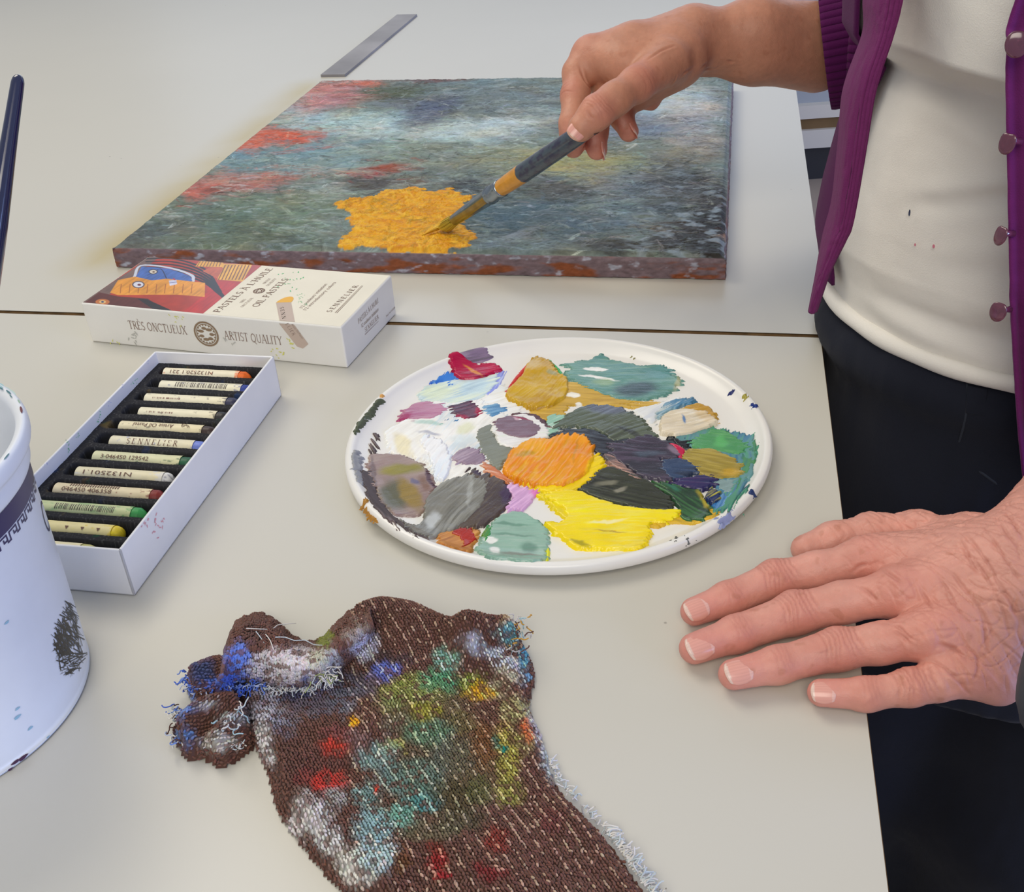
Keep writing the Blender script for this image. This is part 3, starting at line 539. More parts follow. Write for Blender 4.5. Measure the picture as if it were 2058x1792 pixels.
# right
dab(D_, _p(B_, (870,815),(930,840),(980,872),(972,915),(930,948),(910,890)), [(196,22,72),(230,90,120)], .0016, -40, .0006)
dab(D_, _p(B_, (400,840),(540,795),(640,762),(740,762),(850,812),(925,850),(958,900),(915,945),(800,935),(870,1040),(850,1100),(740,1085),(640,1060),(560,1000),(440,925)), [(70,62,78),(84,74,92),(52,50,62)], .0013, -18, .0016, .7, [_b(B_,900,880,60,20,35,(150,130,150),.7),_b(B_,700,900,120,20,0,(80,100,116),.5),_b(B_,680,1000,180,50,10,(52,54,64),.8)], label='dark violet paint dab')
dab(D_, _p(B_, (860,780),(900,775),(1005,820),(990,855),(930,850)), [(28,30,34)], .0012, 10, .002)
dab(D_, _p(B_, (790,650),(840,600),(950,570),(1100,590),(1205,650),(1180,690),(1090,735),(1000,760),(900,772),(800,740)), [(226,212,184),(236,226,204),(206,196,172)], .0024, 15, .0008, .7, [_b(B_,960,660,14,34,-15,(60,120,180),.9),_b(B_,1110,620,90,40,30,(206,168,96),.5)], label='glossy cream paint dab')
dab(D_, _p(B_, (930,565),(1060,528),(1180,568),(1212,640),(1190,660),(1120,620),(1020,590)), [(196,150,44),(216,176,80)], .0018, 0)
dab(W, _p(B_, (760,610),(850,510),(1040,488),(1020,540),(900,570),(800,630)), [(64,124,160),(222,226,214),(150,186,200)], .0010, 40, .002, .9, gap=.25)
dab(W, _p(B_, (900,790),(1030,730),(1200,700),(1400,740),(1480,780),(1500,900),(1440,1100),(1340,1260),(1230,1320),(1180,1260),(1200,1060),(1300,980)), [(96,146,150),(70,150,110),(60,120,160)], .0007, 70, .0024, .6, wash=True)
dab(D_, _p(B_, (1015,850),(1060,780),(1190,716),(1320,750),(1440,830),(1400,900),(1300,900),(1150,880)), [(84,158,98),(70,142,90),(110,182,110)], .0013, -20, .0014, .7, [_b(B_,1230,820,60,40,0,(100,190,110),.7)], label='mid green paint dab')
dab(W, _p(B_, (1380,860),(1490,780),(1494,930),(1430,1060),(1350,1160),(1340,1100),(1390,1000)), [(74,140,90),(50,110,110)], .0007, 70, wash=True)
dab(D_, _p(B_, (950,920),(980,870),(1150,860),(1290,905),(1400,985),(1390,1060),(1260,1088),(1130,1070),(1040,1010)), [(162,142,56),(178,158,74),(146,126,44)], .0013, -20, .0012, .6, [_b(B_,1300,1045,80,30,-10,(206,164,40),.8)], label='olive ochre paint dab')
dab(D_, _p(B_, (1190,1100),(1340,1085),(1330,1160),(1290,1190),(1220,1160)), [(134,160,160)], .0008, 20)
dab(D_, _p(B_, (1160,1290),(1190,1200),(1260,1180),(1300,1200),(1250,1290),(1210,1315)), [(46,116,180),(120,170,210)], .0008, 60)
dab(D_, _p(B_, (790,960),(900,930),(1000,950),(1075,1015),(1040,1060),(900,1085),(830,1050)), [(52,72,104),(64,92,130),(44,54,74)], .0014, -20)
dab(D_, _p(B_, (740,1110),(830,1110),(960,1140),(1080,1170),(1150,1280),(1165,1340),(1090,1386),(960,1385),(920,1300),(860,1210)), [(48,84,52),(60,110,60),(36,60,44)], .0012, -50, .0014, .9, [_b(B_,880,1150,60,16,20,(50,120,96),.7),_b(B_,1110,1240,30,80,-30,(190,170,40),.8)], label='dark green paint dab')
dab(D_, _p(B_, (875,1115),(960,1085),(1060,1065),(1200,1075),(1180,1140),(1100,1165),(980,1150)), [(50,44,92),(80,50,90),(30,40,90)], .0020, -10, .0016, .9)
dab(D_, _p(B_, (1115,1230),(1160,1160),(1230,1190),(1240,1240),(1170,1275)), [(22,42,96),(200,190,30)], .0024, 30, .001)
# front
dab(W, _p(A_, (690,1500),(760,1470),(980,1450),(965,1560),(935,1612),(760,1570)), [(196,130,56),(214,160,90),(170,100,40)], .0005, 40, wash=True)
dab(D_, _p(A_, (800,1480),(890,1440),(978,1462),(968,1530),(890,1575),(850,1520)), [(176,42,28),(150,34,22)], .0010, 50)
dab(D_, _p(A_, (985,1600),(990,1560),(1040,1480),(1100,1390),(1180,1335),(1300,1312),(1400,1365),(1490,1440),(1512,1520),(1500,1640),(1440,1682),(1200,1670),(1060,1650)), [(148,184,166),(118,160,140),(176,204,188)], .0006, -4, .0010, .7, [_b(A_,1090,1530,60,24,0,(240,242,236),1.,.2),_b(A_,1110,1610,50,24,10,(236,238,232),1.,.3),_b(A_,1370,1590,70,40,0,(76,120,104),.6),_b(A_,1230,1420,160,10,3,(90,134,114),.7),_b(A_,1250,1500,180,10,4,(90,134,114),.6),_b(A_,1300,1640,160,12,2,(120,100,90),.6)], label='pale green translucent paint wash')
dab(W, _p(A_, (1010,1500),(1050,1440),(1095,1430),(1080,1500),(1035,1545)), [(96,140,46),(40,150,90)], .0008, 60)
dab(W, _p(A_, (1490,1590),(1515,1570),(1520,1640),(1500,1680)), [(226,226,40)], .0006, 80, .0005)
# marks on the rim
for pts, c in ((_p(A_,(80,740),(110,660),(190,560),(260,490),(285,500),(230,600),(150,680),(100,740)),(84,92,70)),(_p(A_,(60,900),(110,870),(130,960),(150,1120),(90,1040)),(150,152,156)),(_p(A_,(140,1250),(170,1220),(165,1260),(200,1330),(250,1350),(250,1385),(190,1330)),(170,120,40)),(_p(B_,(1300,440),(1340,420),(1325,445)),(40,50,110)),(_p(B_,(1395,462),(1430,460),(1425,480),(1400,480)),(170,160,70)),(_p(B_,(1460,520),(1510,545),(1480,545)),(20,50,130)),(_p(B_,(1415,1145),(1470,1155),(1492,1195),(1460,1165)),(40,60,110)),(_p(B_,(885,1530),(920,1515),(925,1530),(895,1540)),(110,110,100)),(_p(B_,(990,1492),(1040,1480),(1045,1488),(1000,1500)),(110,112,110)),(_p(B_,(582,160),(592,156),(598,166),(586,172)),(150,146,100)),(_p(A_,(270,465),(290,450),(295,465),(280,475)),(230,170,90)),(_p(B_,(1210,1370),(1260,1340),(1330,1290),(1320,1330),(1250,1390)),(150,160,200))):
    dab('paint_mark', pts, [c], .0003, 30, .0012, .3, wash=True, gap=.3 if len(pts) > 6 else 0, label='dried paint mark on the rim')

# ------------------------------------------------------------------ flat prints on a local plane
def hit(x, y, o, n):
    d = ray(x, y); return CAM+d*(((np.asarray(o)-CAM)@n)/(d@n))
def fan(pts, lift, n):
    P = np.array([np.asarray(p)+n*lift for p in pts]); return P, [tuple(range(len(P)))]
def strokes(parent, name, segs, w, m, n, label=None, lift=.0002):
    parts = []
    for a, b in segs:
        a, b = np.asarray(a, float), np.asarray(b, float); s = unit(np.cross(n, b-a))*w/2; q = [a+s, a-s, b-s*.5, b+s*.5]
        parts.append((np.array(q)+n*lift, [(0, 1, 2, 3)]))
    v, f, _ = join(parts); return tag(mesh(name, v, f, m, parent, smooth=False), label)
rnd = random.Random(5)
def smear_marks(parent, name, ctrs, m, n, ex, ey, label=None, lift=.0002, k=5):
    """flaky little marks of stray pastel or paint on a face"""
    for (p, r) in ctrs:
        parts = []
        for _ in range(k):
            c = np.asarray(p)+ex*rnd.gauss(0, r)+ey*rnd.gauss(0, r); a = rnd.uniform(0, 6.28); q = []
            for i in range(7):
                t = i/7*6.28; rr = r*.35*rnd.uniform(.4, 1.3); q.append(c+ex*(rr*math.cos(t)*1.6*math.cos(a)-rr*.6*math.sin(t)*math.sin(a))+ey*(rr*1.6*math.cos(t)*math.sin(a)+rr*.6*math.sin(t)*math.cos(a))+n*lift)
            parts.append((np.array(q), [tuple(range(7))])); lift += .000004
        v, f, _ = join(parts); tag(mesh(name, v, f, m, parent, smooth=False), label)

# ------------------------------------------------------------------ pastel box lid
def E_(x, y): return x/2.358, 460+y/2.358
LO = V(-.3026, .7211, 0); LT = -.3418; LU = V(math.cos(LT), math.sin(LT), 0); LV = V(-math.sin(LT), math.cos(LT), 0); LL, LW, LH = .2066, .0862, .0313
UP = V(0, 0, 1)
M_card = mat('white_card', (232, 229, 220), rough=.5, var=(30, .03), bump=(400, .05, .0004)); M_ink = mat('brown_ink', (116, 84, 70), rough=.6); M_inkp = mat('pale_brown_ink', (150, 128, 116), rough=.6)
lid = thing('pastel_box_lid', 'closed white cardboard pastel box lid with colourful cubist picture, by the canvas', 'box', LO+LU*LL/2+LV*LW/2)
v, f = box(LO, LU, LV, LL, LW, 0.0003, LH); bevel(mesh('lid_box', v, f, M_card, lid, smooth=False), .0012)
def lt(x, y):
    p = at(*E_(x, y), LH)-LO; return p@LU, p@LV
def lp(x, y, l=0): return at(*E_(x, y), LH+l)
def lf(x, y): return hit(*E_(x, y), LO, -LV)
def lr(x, y): return hit(*E_(x, y), LO+LU*LL, LU)
def build_art():
    u1 = lt(958, 407)[0]; u2 = lt(1240, 172)[0]; uw = (u1+u2)/2; nu, nv = 420, 340
    U, Wd = np.meshgrid(np.linspace(.0012, uw, nu), np.linspace(.0012, LW-.0012, nv), indexing='ij')
    n1 = fbm(U*80, Wd*80, 3, 4); n2 = fbm(U*400, Wd*60, 7, 3); c = np.broadcast_to(lin((176, 52, 26)), U.shape+(3,)).copy(); c = c*(1+.5*n1)[..., None]
    def poly(P, col, var=.3):
        nonlocal c
        d = polydist(U, Wd, [lt(*p) for p in P]); k = sstep(-.0002, .0002, d); q = lin(col)*(1+var*(n1+n2))[..., None]; c = c+(q-c)*k[..., None]; return d
    def line(P, w, col):
        nonlocal c
        P = catmull([lt(*p) for p in P], 6); d = np.full(U.shape, 9.)
        for a, b in zip(P[:-1], P[1:]):
            e = b-a; t = np.clip(((U-a[0])*e[0]+(Wd-a[1])*e[1])/(e@e+1e-12), 0, 1); d = np.minimum(d, np.hypot(U-a[0]-t*e[0], Wd-a[1]-t*e[1]))
        k = 1-sstep(w*.8, w*1.15, d*(1+.3*n1)); c = c+(lin(col)-c)*k[..., None]
    poly([(370,360),(560,235),(640,185),(700,125),(760,130),(600,250),(520,310),(500,360)], (118, 92, 84)); poly([(380,365),(470,300),(560,320),(700,330),(800,400),(400,372)], (92, 34, 26))
    poly([(985,260),(1120,240),(1180,235),(960,410),(860,400),(980,300)], (190, 40, 26)); poly([(650,330),(700,335),(800,380),(830,395),(740,390)], (30, 20, 22))
    for i in range(6):
        s = i*24
        line([(690+s*.2, 142+s*.55), (800+s*.3, 140+s*.62), (900+s*.5, 160+s*.75), (985+s*.45, 200+s*.9), (1010+s*.5, 240+s*.8)], .0011, (26, 16, 18))
    poly([(925,178),(950,148),(1060,150),(1058,182)], (226, 164, 46)); poly([(1060,165),(1195,170),(1150,250),(1030,240)], (232, 172, 50)); poly([(1000,180),(1060,185),(1030,235),(960,200)], (190, 90, 50))
    for i in range(8): line([(1068+i*16, 172), (1036+i*16, 240)], .00045, (120, 60, 20))
    for i in range(8): line([(950+i*14, 152), (934+i*15, 178)], .00035, (120, 60, 20))
    line([(636,232),(668,174),(800,184),(905,218),(916,248)], .0012, (206, 212, 226)); poly([(640,232),(672,178),(800,188),(900,222),(912,248),(830,252),(720,248),(690,238)], (66, 104, 178), .5)
    line([(700,220),(760,190),(790,235)], .0004, (30, 40, 80)); poly([(522,302),(560,242),(640,226),(720,244),(790,236),(972,256),(970,322),(840,312),(700,312),(560,314)], (228, 152, 44), .4)
    for i in range(9): line([(575+i*42, 262), (570+i*42, 305)], .0003, (170, 90, 30))
    for (x, y, a, b, cl) in ((656,264,30,17,(70,60,80)),(656,264,24,13,(222,222,232)),(660,265,9,5,(110,30,40)),(726,203,22,12,(40,40,60)),(726,203,17,9,(216,206,190)),(728,204,6,4,(120,90,60)),(486,346,34,14,(196,112,50)),(486,346,16,8,(230,190,120)),(486,346,7,4,(30,60,110))):
        poly([(x+a*math.cos(t), y+b*math.sin(t)) for t in np.linspace(0, 6.28, 17)[:-1]], cl, .1)
    poly([(800,245),(835,240),(840,262),(805,270)], (206, 206, 226)); line([(805,256),(836,252)], .0005, (60, 60, 130)); line([(822,236),(830,242)], .0006, (190, 40, 40))
    P = LO+LU*U[..., None]+LV*Wd[..., None]+V(0, 0, LH+.0001)
    tag(mesh('cover_picture', P.reshape(-1, 3), gridfaces(nu, nv), mat('cover_print', attr=True, rough=.3, coat=.2), lid, np.clip(c, .003, .9).reshape(-1, 3)), 'red, blue and yellow cubist print'); return uw
uw = build_art()
v = [LO+LU*a+LV*b+V(0, 0, LH+.00006) for a, b in ((uw, .001), (LL-.001, .001), (LL-.001, LW-.001), (uw, LW-.001))]
mesh('cream_panel', v, [(0, 1, 2, 3)], mat('cream_print', (236, 229, 208), rough=.45, var=(40, .03)), lid, smooth=False)
def between(tm, a, b, side, hh, m=M_ink, parent=lid, name='lettering', lift=.0002, label=None):
    """lettering running from a to b, standing up towards `side`"""
    a, b = np.asarray(a), np.asarray(b); xd = unit(b-a); yd = unit(side-xd*(side@xd)); v, f, w = tm; L_ = np.linalg.norm(b-a); n = np.cross(xd, yd)
    return tag(mesh(name, np.array([a+xd*(p*L_/w)+yd*(q*hh)+n*lift for p, q in v]), f, m, parent, smooth=False), label)
between(serif_text("PASTELS À L'HUILE"), lp(1038,396), lp(1296,188), -LU, .0052)
between(serif_text('OIL PASTELS'), lp(1222,370), lp(1370,238), -LU, .0052)
between(serif_text('TRÈS'), lp(1146,352), lp(1168,333), -LU, .0021, M_inkp); between(serif_text('ONCTUEUX'), lp(1150,372), lp(1202,328), -LU, .0021, M_inkp)
between(serif_text('ARTIST'), lp(1253,262), lp(1286,236), -LU, .0021, M_inkp); between(serif_text('QUALITY'), lp(1270,272), lp(1312,236), -LU, .0021, M_inkp)
between(sans_text('12 couleurs initiation'), lp(1432,378), lp(1552,262), -LU, .0029, M_inkp); between(sans_text('12 introductory colors'), lp(1449,388), lp(1594,254), -LU, .0029, M_inkp)
between(serif_text('SENNELIER', .28), lp(1568,396), lp(1700,270), -LU, .0038)
strokes(lid, 'underline', [(lp(1588,398), lp(1716,268)), (lp(1596,399), lp(1720,270))], .0004, M_ink, UP)
def emblem(c, ex, ey, r, parent, m):
    parts = []
    t = np.linspace(0, 2*np.pi, 32, endpoint=False)
    def ring(r0, r1, a0=0, a1=6.2832, n=28):
        q = []; k = np.linspace(a0, a1, n)
        for a in k: q += [c+ex*r1*math.cos(a)+ey*r1*math.sin(a), c+ex*r0*math.cos(a)+ey*r0*math.sin(a)]
        parts.append((np.array(q), [(2*i, 2*i+1, 2*i+3, 2*i+2) for i in range(n-1)]))
    ring(r*.86, r); ring(r*.74, r*.8)
    for i in range(7): a = i*.9; cc = (math.cos(a)*r*.45, math.sin(a)*r*.45); k = np.linspace(0, 6.28, 12); parts.append((np.array([c+ex*(cc[0]+r*.2*math.cos(x)*(1+.3*(i % 2)))+ey*(cc[1]+r*.12*math.sin(x)) for x in k[:-1]]), [tuple(range(11))]))
    for i in range(18): a = i*.349; parts.append((np.array([c+ex*r*(s*math.cos(a+d))+ey*r*(s*math.sin(a+d)) for s, d in ((.64, -.05), (.74, -.05), (.74, .09), (.64, .09))]), [(0, 1, 2, 3)]))
    v, f, _ = join(parts); n = unit(np.cross(ex, ey)); tag(mesh('round_emblem', v+n*.0002, f, m, parent, smooth=False), 'brown round emblem')
emblem(lp(1228, 294), LV, -LU, .0044, lid, M_ink)
between(serif_text('TRÈS ONCTUEUX'), lf(614,472), lf(888,500), UP, .0066, M_inkp); between(serif_text('ARTIST QUALITY'), lf(1067,522), lf(1340,550), UP, .0066, M_inkp)
emblem(lf(978, 497), LU, UP, .0098, lid, mat('bronze_ink', (142, 118, 92), rough=.5))
between(serif_text("PASTELS À L'HUILE"), lr(1699,450), lr(1794,346), UP, .0036, M_inkp); between(sans_text('12 couleurs initiation'), lr(1712,470), lr(1793,387), UP, .003, M_inkp)
between(serif_text('SENNELIER', .2), lr(1730,490), lr(1794,424), UP, .0034, M_inkp); strokes(lid, 'underline', [(lr(1729,500), lr(1793,436))], .0005, M_inkp, LU)
between(sans_text('Ref. N132520'), lr(1830,418), lr(1872,374), UP, .0014, M_inkp)
# printed picture of a pastel folded over the front edge
M_pt = mat('printed_pastel_body', (196, 176, 160), rough=.45); M_py = mat('printed_pastel_tip', (238, 178, 36), rough=.4)
edge = lambda x: LO+LU*(lf(x, 440)-LO)@LU if False else None
e1, e2 = lt(1322, 437)[0], lt(1402, 437)[0]
top = [lp(1308,350), lp(1380,348)]; tl = [LO+LU*e1+LV*.0013+V(0,0,LH), LO+LU*e2+LV*.0013+V(0,0,LH)]
v, f = fan([top[0], tl[0], tl[1], top[1]], .0002, UP); mesh('printed_pastel', v, f, M_pt, lid, smooth=False)
cc = (lp(1308,350)+lp(1380,348))/2; ex = (lp(1380,348)-lp(1308,350))/2; ey = unit(LV)*.0062
v, f = fan([cc+ex*math.cos(t)+ey*math.sin(t)*1.6 for t in np.linspace(math.pi, 0, 13)], .00022, UP); mesh('printed_tip', v, f[::-1], M_py, lid, smooth=False)
fl = [LO+LU*e1+V(0,0,LH-.0013), LO+LU*e2+V(0,0,LH-.0013)]; v, f = fan([fl[0], lf(1408,556), lf(1436,566), lf(1462,545), fl[1]], .0002, -LV); mesh('printed_pastel', v, f, M_pt, lid, smooth=False)
between(serif_text('SENN', .25), lp(1326,372), lp(1338,428), LU, .0026); between(serif_text('ELIER', .25), lf(1352,450), lf(1388,505), unit(LU+UP*.6), .0028)
between(sans_text("Artist Oil Pastel"), lf(1380,452), lf(1432,520), unit(LU+UP*.6), .0018, M_inkp)
M_g = mat('green_smear', (70, 190, 120), rough=.5); M_yl = mat('yellow_smear', (216, 214, 110), rough=.6); M_gr = mat('grey_smudge', (190, 188, 180), rough=.6)
smear_marks(lid, 'pastel_smudge', [(lp(x, y), .002) for x, y in ((1340,210),(1352,238),(1375,250),(1400,205),(1415,238),(1390,285),(1330,270))], M_g, UP, LU, LV, 'green pastel smudges', k=3)
smear_marks(lid, 'pastel_smudge', [(lp(x, y), .0012) for x, y in ((1428,310),(1424,328),(1432,345),(1446,358))], M_g, UP, LU, LV, 'green pastel smudges', k=6)
smear_marks(lid, 'pastel_smudge', [(lf(x, y), .0022) for x, y in ((835,430),(865,432),(1370,535),(1385,545),(1320,575),(1335,595),(540,532))], M_yl, -LV, LU, UP, 'yellow pastel smudges', k=4)
smear_marks(lid, 'pastel_smudge', [(lf(x, y), .003) for x, y in ((628,498),(635,510),(1100,545))], M_gr, -LV, LU, UP, 'grey smudges', k=5)

# ------------------------------------------------------------------ open tray of the pastel box
RO = V(-.1943, .4242, 0); RT = 1.3417; RU = V(math.cos(RT), math.sin(RT), 0); RV = V(-math.sin(RT), math.cos(RT), 0); RL, RW, RH, RTK = .2019, .0835, .0293, .0015
tray = thing('pastel_tray', 'open white cardboard tray with black foam slots holding oil pastels', 'box', RO+RU*RL/2+RV*RW/2)
M_card2 = mat('white_card_tray', (234, 233, 232), rough=.42, var=(30, .03), bump=(400, .05, .0004))
parts = [box(RO, RU, RV, RL, RW, .0002, .0016), box(RO, RU, RV, RTK, RW, .0002, RH), box(RO+RU*(RL-RTK), RU, RV, RTK, RW, .0002, RH), box(RO, RU, RV, RL, RTK, .0002, RH), box(RO+RV*(RW-RTK), RU, RV, RL, RTK, .0002, RH)]
v, f, _ = join(parts); bevel(mesh('tray_box', v, f, M_card2, tray, smooth=False), .0005, 2)
def rl(x, y, z=.0215):
    p = at(*E_(x, y), z)-RO; return p@RU, p@RV
FZ = .0212; NS = 12; PITCH_ = (RL-2*RTK)/NS
def build_foam():
    nu, nv = 420, 190; U, Wd = np.meshgrid(np.linspace(RTK, RL-RTK, nu), np.linspace(RTK, RW-RTK, nv), indexing='ij')
    k = (U-RTK)/PITCH_; fu = (k-np.floor(k)-.5)*PITCH_; bot = RW-.0075
    du = .0056-np.abs(fu); dv = np.minimum(Wd-.0035, bot-Wd); d = np.minimum(du, dv); d = np.where((du < .003) & (dv < .003), .003-np.hypot(.003-du, .003-dv), d)
    Z = FZ-.0100*sstep(-.0004, .0010, d)+.00025*fbm(U*900, Wd*900, 3, 2)+.0004*fbm(U*90, Wd*90, 5, 2)
    c = np.broadcast_to(lin((50, 50, 53)), U.shape+(3,)).copy(); q = fbm(U*900, Wd*900, 11, 2); c = c+(lin((100, 100, 100))-c)*(sstep(.15, .5, q)*.5)[..., None]
    for col, s in (((40, 70, 120), 31), ((30, 90, 60), 41), ((110, 90, 40), 51)): c = c+(lin(col)-c)*(sstep(.32, .5, fbm(U*60, Wd*60, s, 3))*.5)[..., None]
    P = RO+RU*U[..., None]+RV*Wd[..., None]+UP*Z[..., None]
    tag(mesh('foam_insert', P.reshape(-1, 3), gridfaces(nu, nv)[:, ::-1] if np.cross(RU, RV)[2] < 0 else gridfaces(nu, nv), mat('black_foam', attr=True, rough=.95, spec=.1), tray, c.reshape(-1, 3)), 'black foam with slots')
build_foam()
smear_marks(tray, 'pastel_smudge', [(hit(*E_(x, y), RO, -RV), .0022) for x, y in ((700,1400),(740,1420),(730,1375),(770,1400))], mat('pink_smear', (226, 160, 166), rough=.6), -RV, RU, UP, 'pink pastel smudges', k=5)
smear_marks(tray, 'pastel_smudge', [(hit(*E_(x, y), RO+RV*(RW-RTK), -RV), .0012) for x, y in ((625,735),(650,715),(470,880),(465,905),(318,1010),(322,1040),(365,980))], M_g, -RV, RU, UP, 'green pastel smudges', k=4)
smear_marks(tray, 'pastel_smudge', [(hit(*E_(x, y), RO+RV*(RW-RTK), -RV), .0009) for x, y in ((580,742),(702,632),(515,825),(215,1120))], mat('blue_smear', (110, 130, 220), rough=.6), -RV, RU, UP, 'blue pastel smudges', k=3)

# ------------------------------------------------------------------ oil pastels, one per slot (front of the tray first)
M_wrap = mat('cream_wrapper', attr=True, rough=.5, bump=(500, .08, .0003)); M_stick = mat('pastel_stick', attr=True, rough=.45, bump=(600, .3, .0006))
PAST = [('cream', (196,190,120), (185,1500,480,1506), 1, 'cream wrapped oil pastel in the frontmost slot, mostly hidden by the rim', None, 0, (236,226,186)),
        ('yellow', (232,206,40), (150,1410,556,1445), 1, 'bright yellow oil pastel with arrow marks on its wrapper', 'tri', 1, (236,222,160)),
        ('green', (60,160,84), (140,1320,675,1350), 1, 'mid green oil pastel with a green smeared barcode wrapper', 'bar', 1, (206,214,160)),
        ('rust', (136,44,40), (230,1240,760,1270), 1, 'rusty red oil pastel, longest in the tray', '046450 406358', 1, (236,220,180)),
        ('white', (226,226,226), (340,1155,795,1190), 1, 'white oil pastel with a blunt smudged tip', 'N132501.1', 1, (238,228,190)),
        ('dark green', (24,92,60), (420,1082,900,1110), 1, 'dark green oil pastel beside the white one', '3 046450 129542', 1, (226,224,180)),
        ('blue', (110,130,214), (500,1010,965,1030), 1, 'lilac blue oil pastel with the maker name across its wrapper', 'SENN', 1, (236,228,196)),
        ('brown', (58,40,38), (545,938,1000,965), 1, 'dark brown oil pastel with upside down lettering', 'Artist Oil Pastel', 1, (236,224,184)),
        ('black', (30,30,34), (642,868,1065,895), 1, 'black oil pastel in the middle of the tray', None, 1, (240,232,200)),
        ('navy', (40,42,76), (668,805,1110,832), 1, 'navy oil pastel with a speckled cream wrapper', 'small', 1, (240,232,200)),
        ('ultramarine', (36,60,150), (740,742,1180,770), 1, 'ultramarine oil pastel with a clean barcode wrapper', 'bar', 1, (238,232,204)),
        ('orange', (238,110,30), (752,688,1168,704), 1, 'orange oil pastel in the slot furthest from the pot', 'N132520.1 221', 1, (240,230,200))]
def build_pastel(i, spec):
    nm, sc, (x0, y0, x1, y1), tip, label, mark, _, wc = spec; u = RTK+(i+.5)*PITCH_; R = .0051; z = FZ-.0100+R+.0006
    if i == 0: v0, v1 = .060, .022
    else: v0, v1 = rl(x0, y0)[1], rl(x1, y1)[1]
    v0 = min(v0, RW-.009); v1 = max(v1, .0045)
    o = RO+RU*u+UP*z; p = thing('oil_pastel', label, 'oil pastel', o+RV*(v0+v1)/2, 'oil pastels in the tray')
    L_ = v0-v1; wl0, wl1 = .0008, L_-.0075
    if i in (1, 4): wl1 = L_-.005
    na, nl = 56, 260; S_ = np.linspace(wl0, wl1, nl); T_ = np.linspace(0, 2*np.pi, na, endpoint=False); SS, TT = np.meshgrid(S_, T_, indexing='ij')
    # angle 0 = up, +90deg = towards the front of the tray
    def surf(s, t, r): return o+RV*(v0-np.asarray(s))[..., None]+(UP*np.cos(t)[..., None]-RU*np.sin(t)[..., None])*np.asarray(r)[..., None]
    dent = .00012*fbm(SS*120, TT*1.5, i*3., 3)
    P = surf(SS, TT, R+dent+0*SS); c = np.broadcast_to(lin(wc), SS.shape+(3,)).copy(); n1 = fbm(SS*160, TT*2, i*5.+2, 4)
    c = c*(1+.12*n1)[..., None]; k = sstep(.18, .4, fbm(SS*220, TT*2.5, i*4.+9, 3)+.55*sstep(L_*.75, L_*.95, SS)-.12); c = c+(lin(sc)-c)*(k*.75)[..., None]
    if i == 2: c = c+(lin((110, 170, 110))-c)*(sstep(.1, .3, fbm(SS*90, TT*2, 77, 3))*.5)[..., None]
    q = (np.abs((TT+np.pi) % (2*np.pi)-np.pi-.35) < .42)
    if mark == 'bar':
        rb = np.random.default_rng(i); xb = np.zeros(nl)
        j = int(nl*.2)
        while j < nl*.82: w_ = rb.integers(1, 4); xb[j:j+w_] = 1; j += w_+rb.integers(1, 4)
        c = np.where((xb[:, None] > 0)[..., None] & q[..., None], lin((70, 60, 54)), c)
    if mark == 'small' or mark is None: 
        rb = np.random.default_rng(i); xs = (rb.random(nl) > .5) & (np.arange(nl) > nl*.1) & (np.arange(nl) < nl*.45); c = np.where(xs[:, None, None] & (np.abs((TT+np.pi) % (2*np.pi)-np.pi-.5) < .08)[..., None], lin((130, 90, 80)), c)
    mesh('paper_wrapper', P.reshape(-1, 3), gridfaces(nl, na, cv=True), M_wrap, p, np.clip(c, .003, .92).reshape(-1, 3))
    # stick: runs the full length, slightly thinner, with a worn blunt tip
    s = np.r_[0, .0003, .0012, np.linspace(.003, L_-.004, 8), L_-.0035, L_-.002, L_-.0008, L_-.0001, L_]; r = np.r_[.0001, .0034, .0045, np.full(8, .0047), .0046, .0042, .0032, .0016, .0001]
    if i in (2, 3, 10, 11): r[-5:] *= np.array([.95, .8, .7, .6, 1])
    SS, TT = np.meshgrid(s, np.linspace(0, 2*np.pi, 28, endpoint=False), indexing='ij'); rr = r[:, None]*(1+.08*fbm(SS*300, TT*2, i+30, 2))
    P = surf(SS, TT, rr); c = np.broadcast_to(lin(sc), SS.shape+(3,))*(1+.4*fbm(SS*300, TT*2, i+50, 2))[..., None]
    if i == 4: c = c+(lin((70, 70, 110))-c)*(sstep(.1, .3, fbm(SS*400, TT*3, 60, 2))*.8)[..., None]
    tag(mesh('pastel_stick', P.reshape(-1, 3), gridfaces(len(s), 28, cv=True), M_stick, p, np.clip(c, .003, .92).reshape(-1, 3)), nm+' pastel stick')
    def wraptext(tm, s0, s1, t0, hh, flip=False):
        v, f, w = tm; sc_ = (s1-s0)/w; pts = []
        for a, b in v:
            ss = s0+a*sc_ if not flip else s1-a*sc_; tt = t0-(b-.5)*hh/R*(1 if not flip else -1); pts.append(surf(np.array(ss), np.array(tt), np.array(R+.00034)))
        mesh('wrapper_print', np.array(pts), f, M_ink, p, smooth=False)
    if mark == 'SENN': wraptext(serif_text('SENNELIER', .35), .012, .044, .45, .0036)
    elif mark == 'tri': 
        for s_ in (.018, .027, .036): wraptext((np.array([(0, 1), (1, 1), (.5, 0)]), [(0, 1, 2)], 1), s_, s_+.0022, .5, .0018)
    elif mark and mark[0] in '03N': wraptext(sans_text(mark), .006, .036, .5, .0026, flip=mark[0] == 'N')
    elif mark and mark[0] == 'A': wraptext(sans_text(mark), .010, .036, .3, .0028, flip=True); emblem(surf(np.array(.044), np.array(.25), np.array(R+.0002)), -RV, UP-RU*.2, .0026, p, M_ink)
    if i == 3: wraptext((np.array([(a+d, b) for a in np.arange(0, 1, .05) for d, b in ((0, 0), (.022, 0), (.022, 1), (0, 1))]), [tuple(range(4*j, 4*j+4)) for j in range(20)], 1), .010, .040, -.12, .0026)
for i, sp in enumerate(PAST): build_pastel(i, sp)

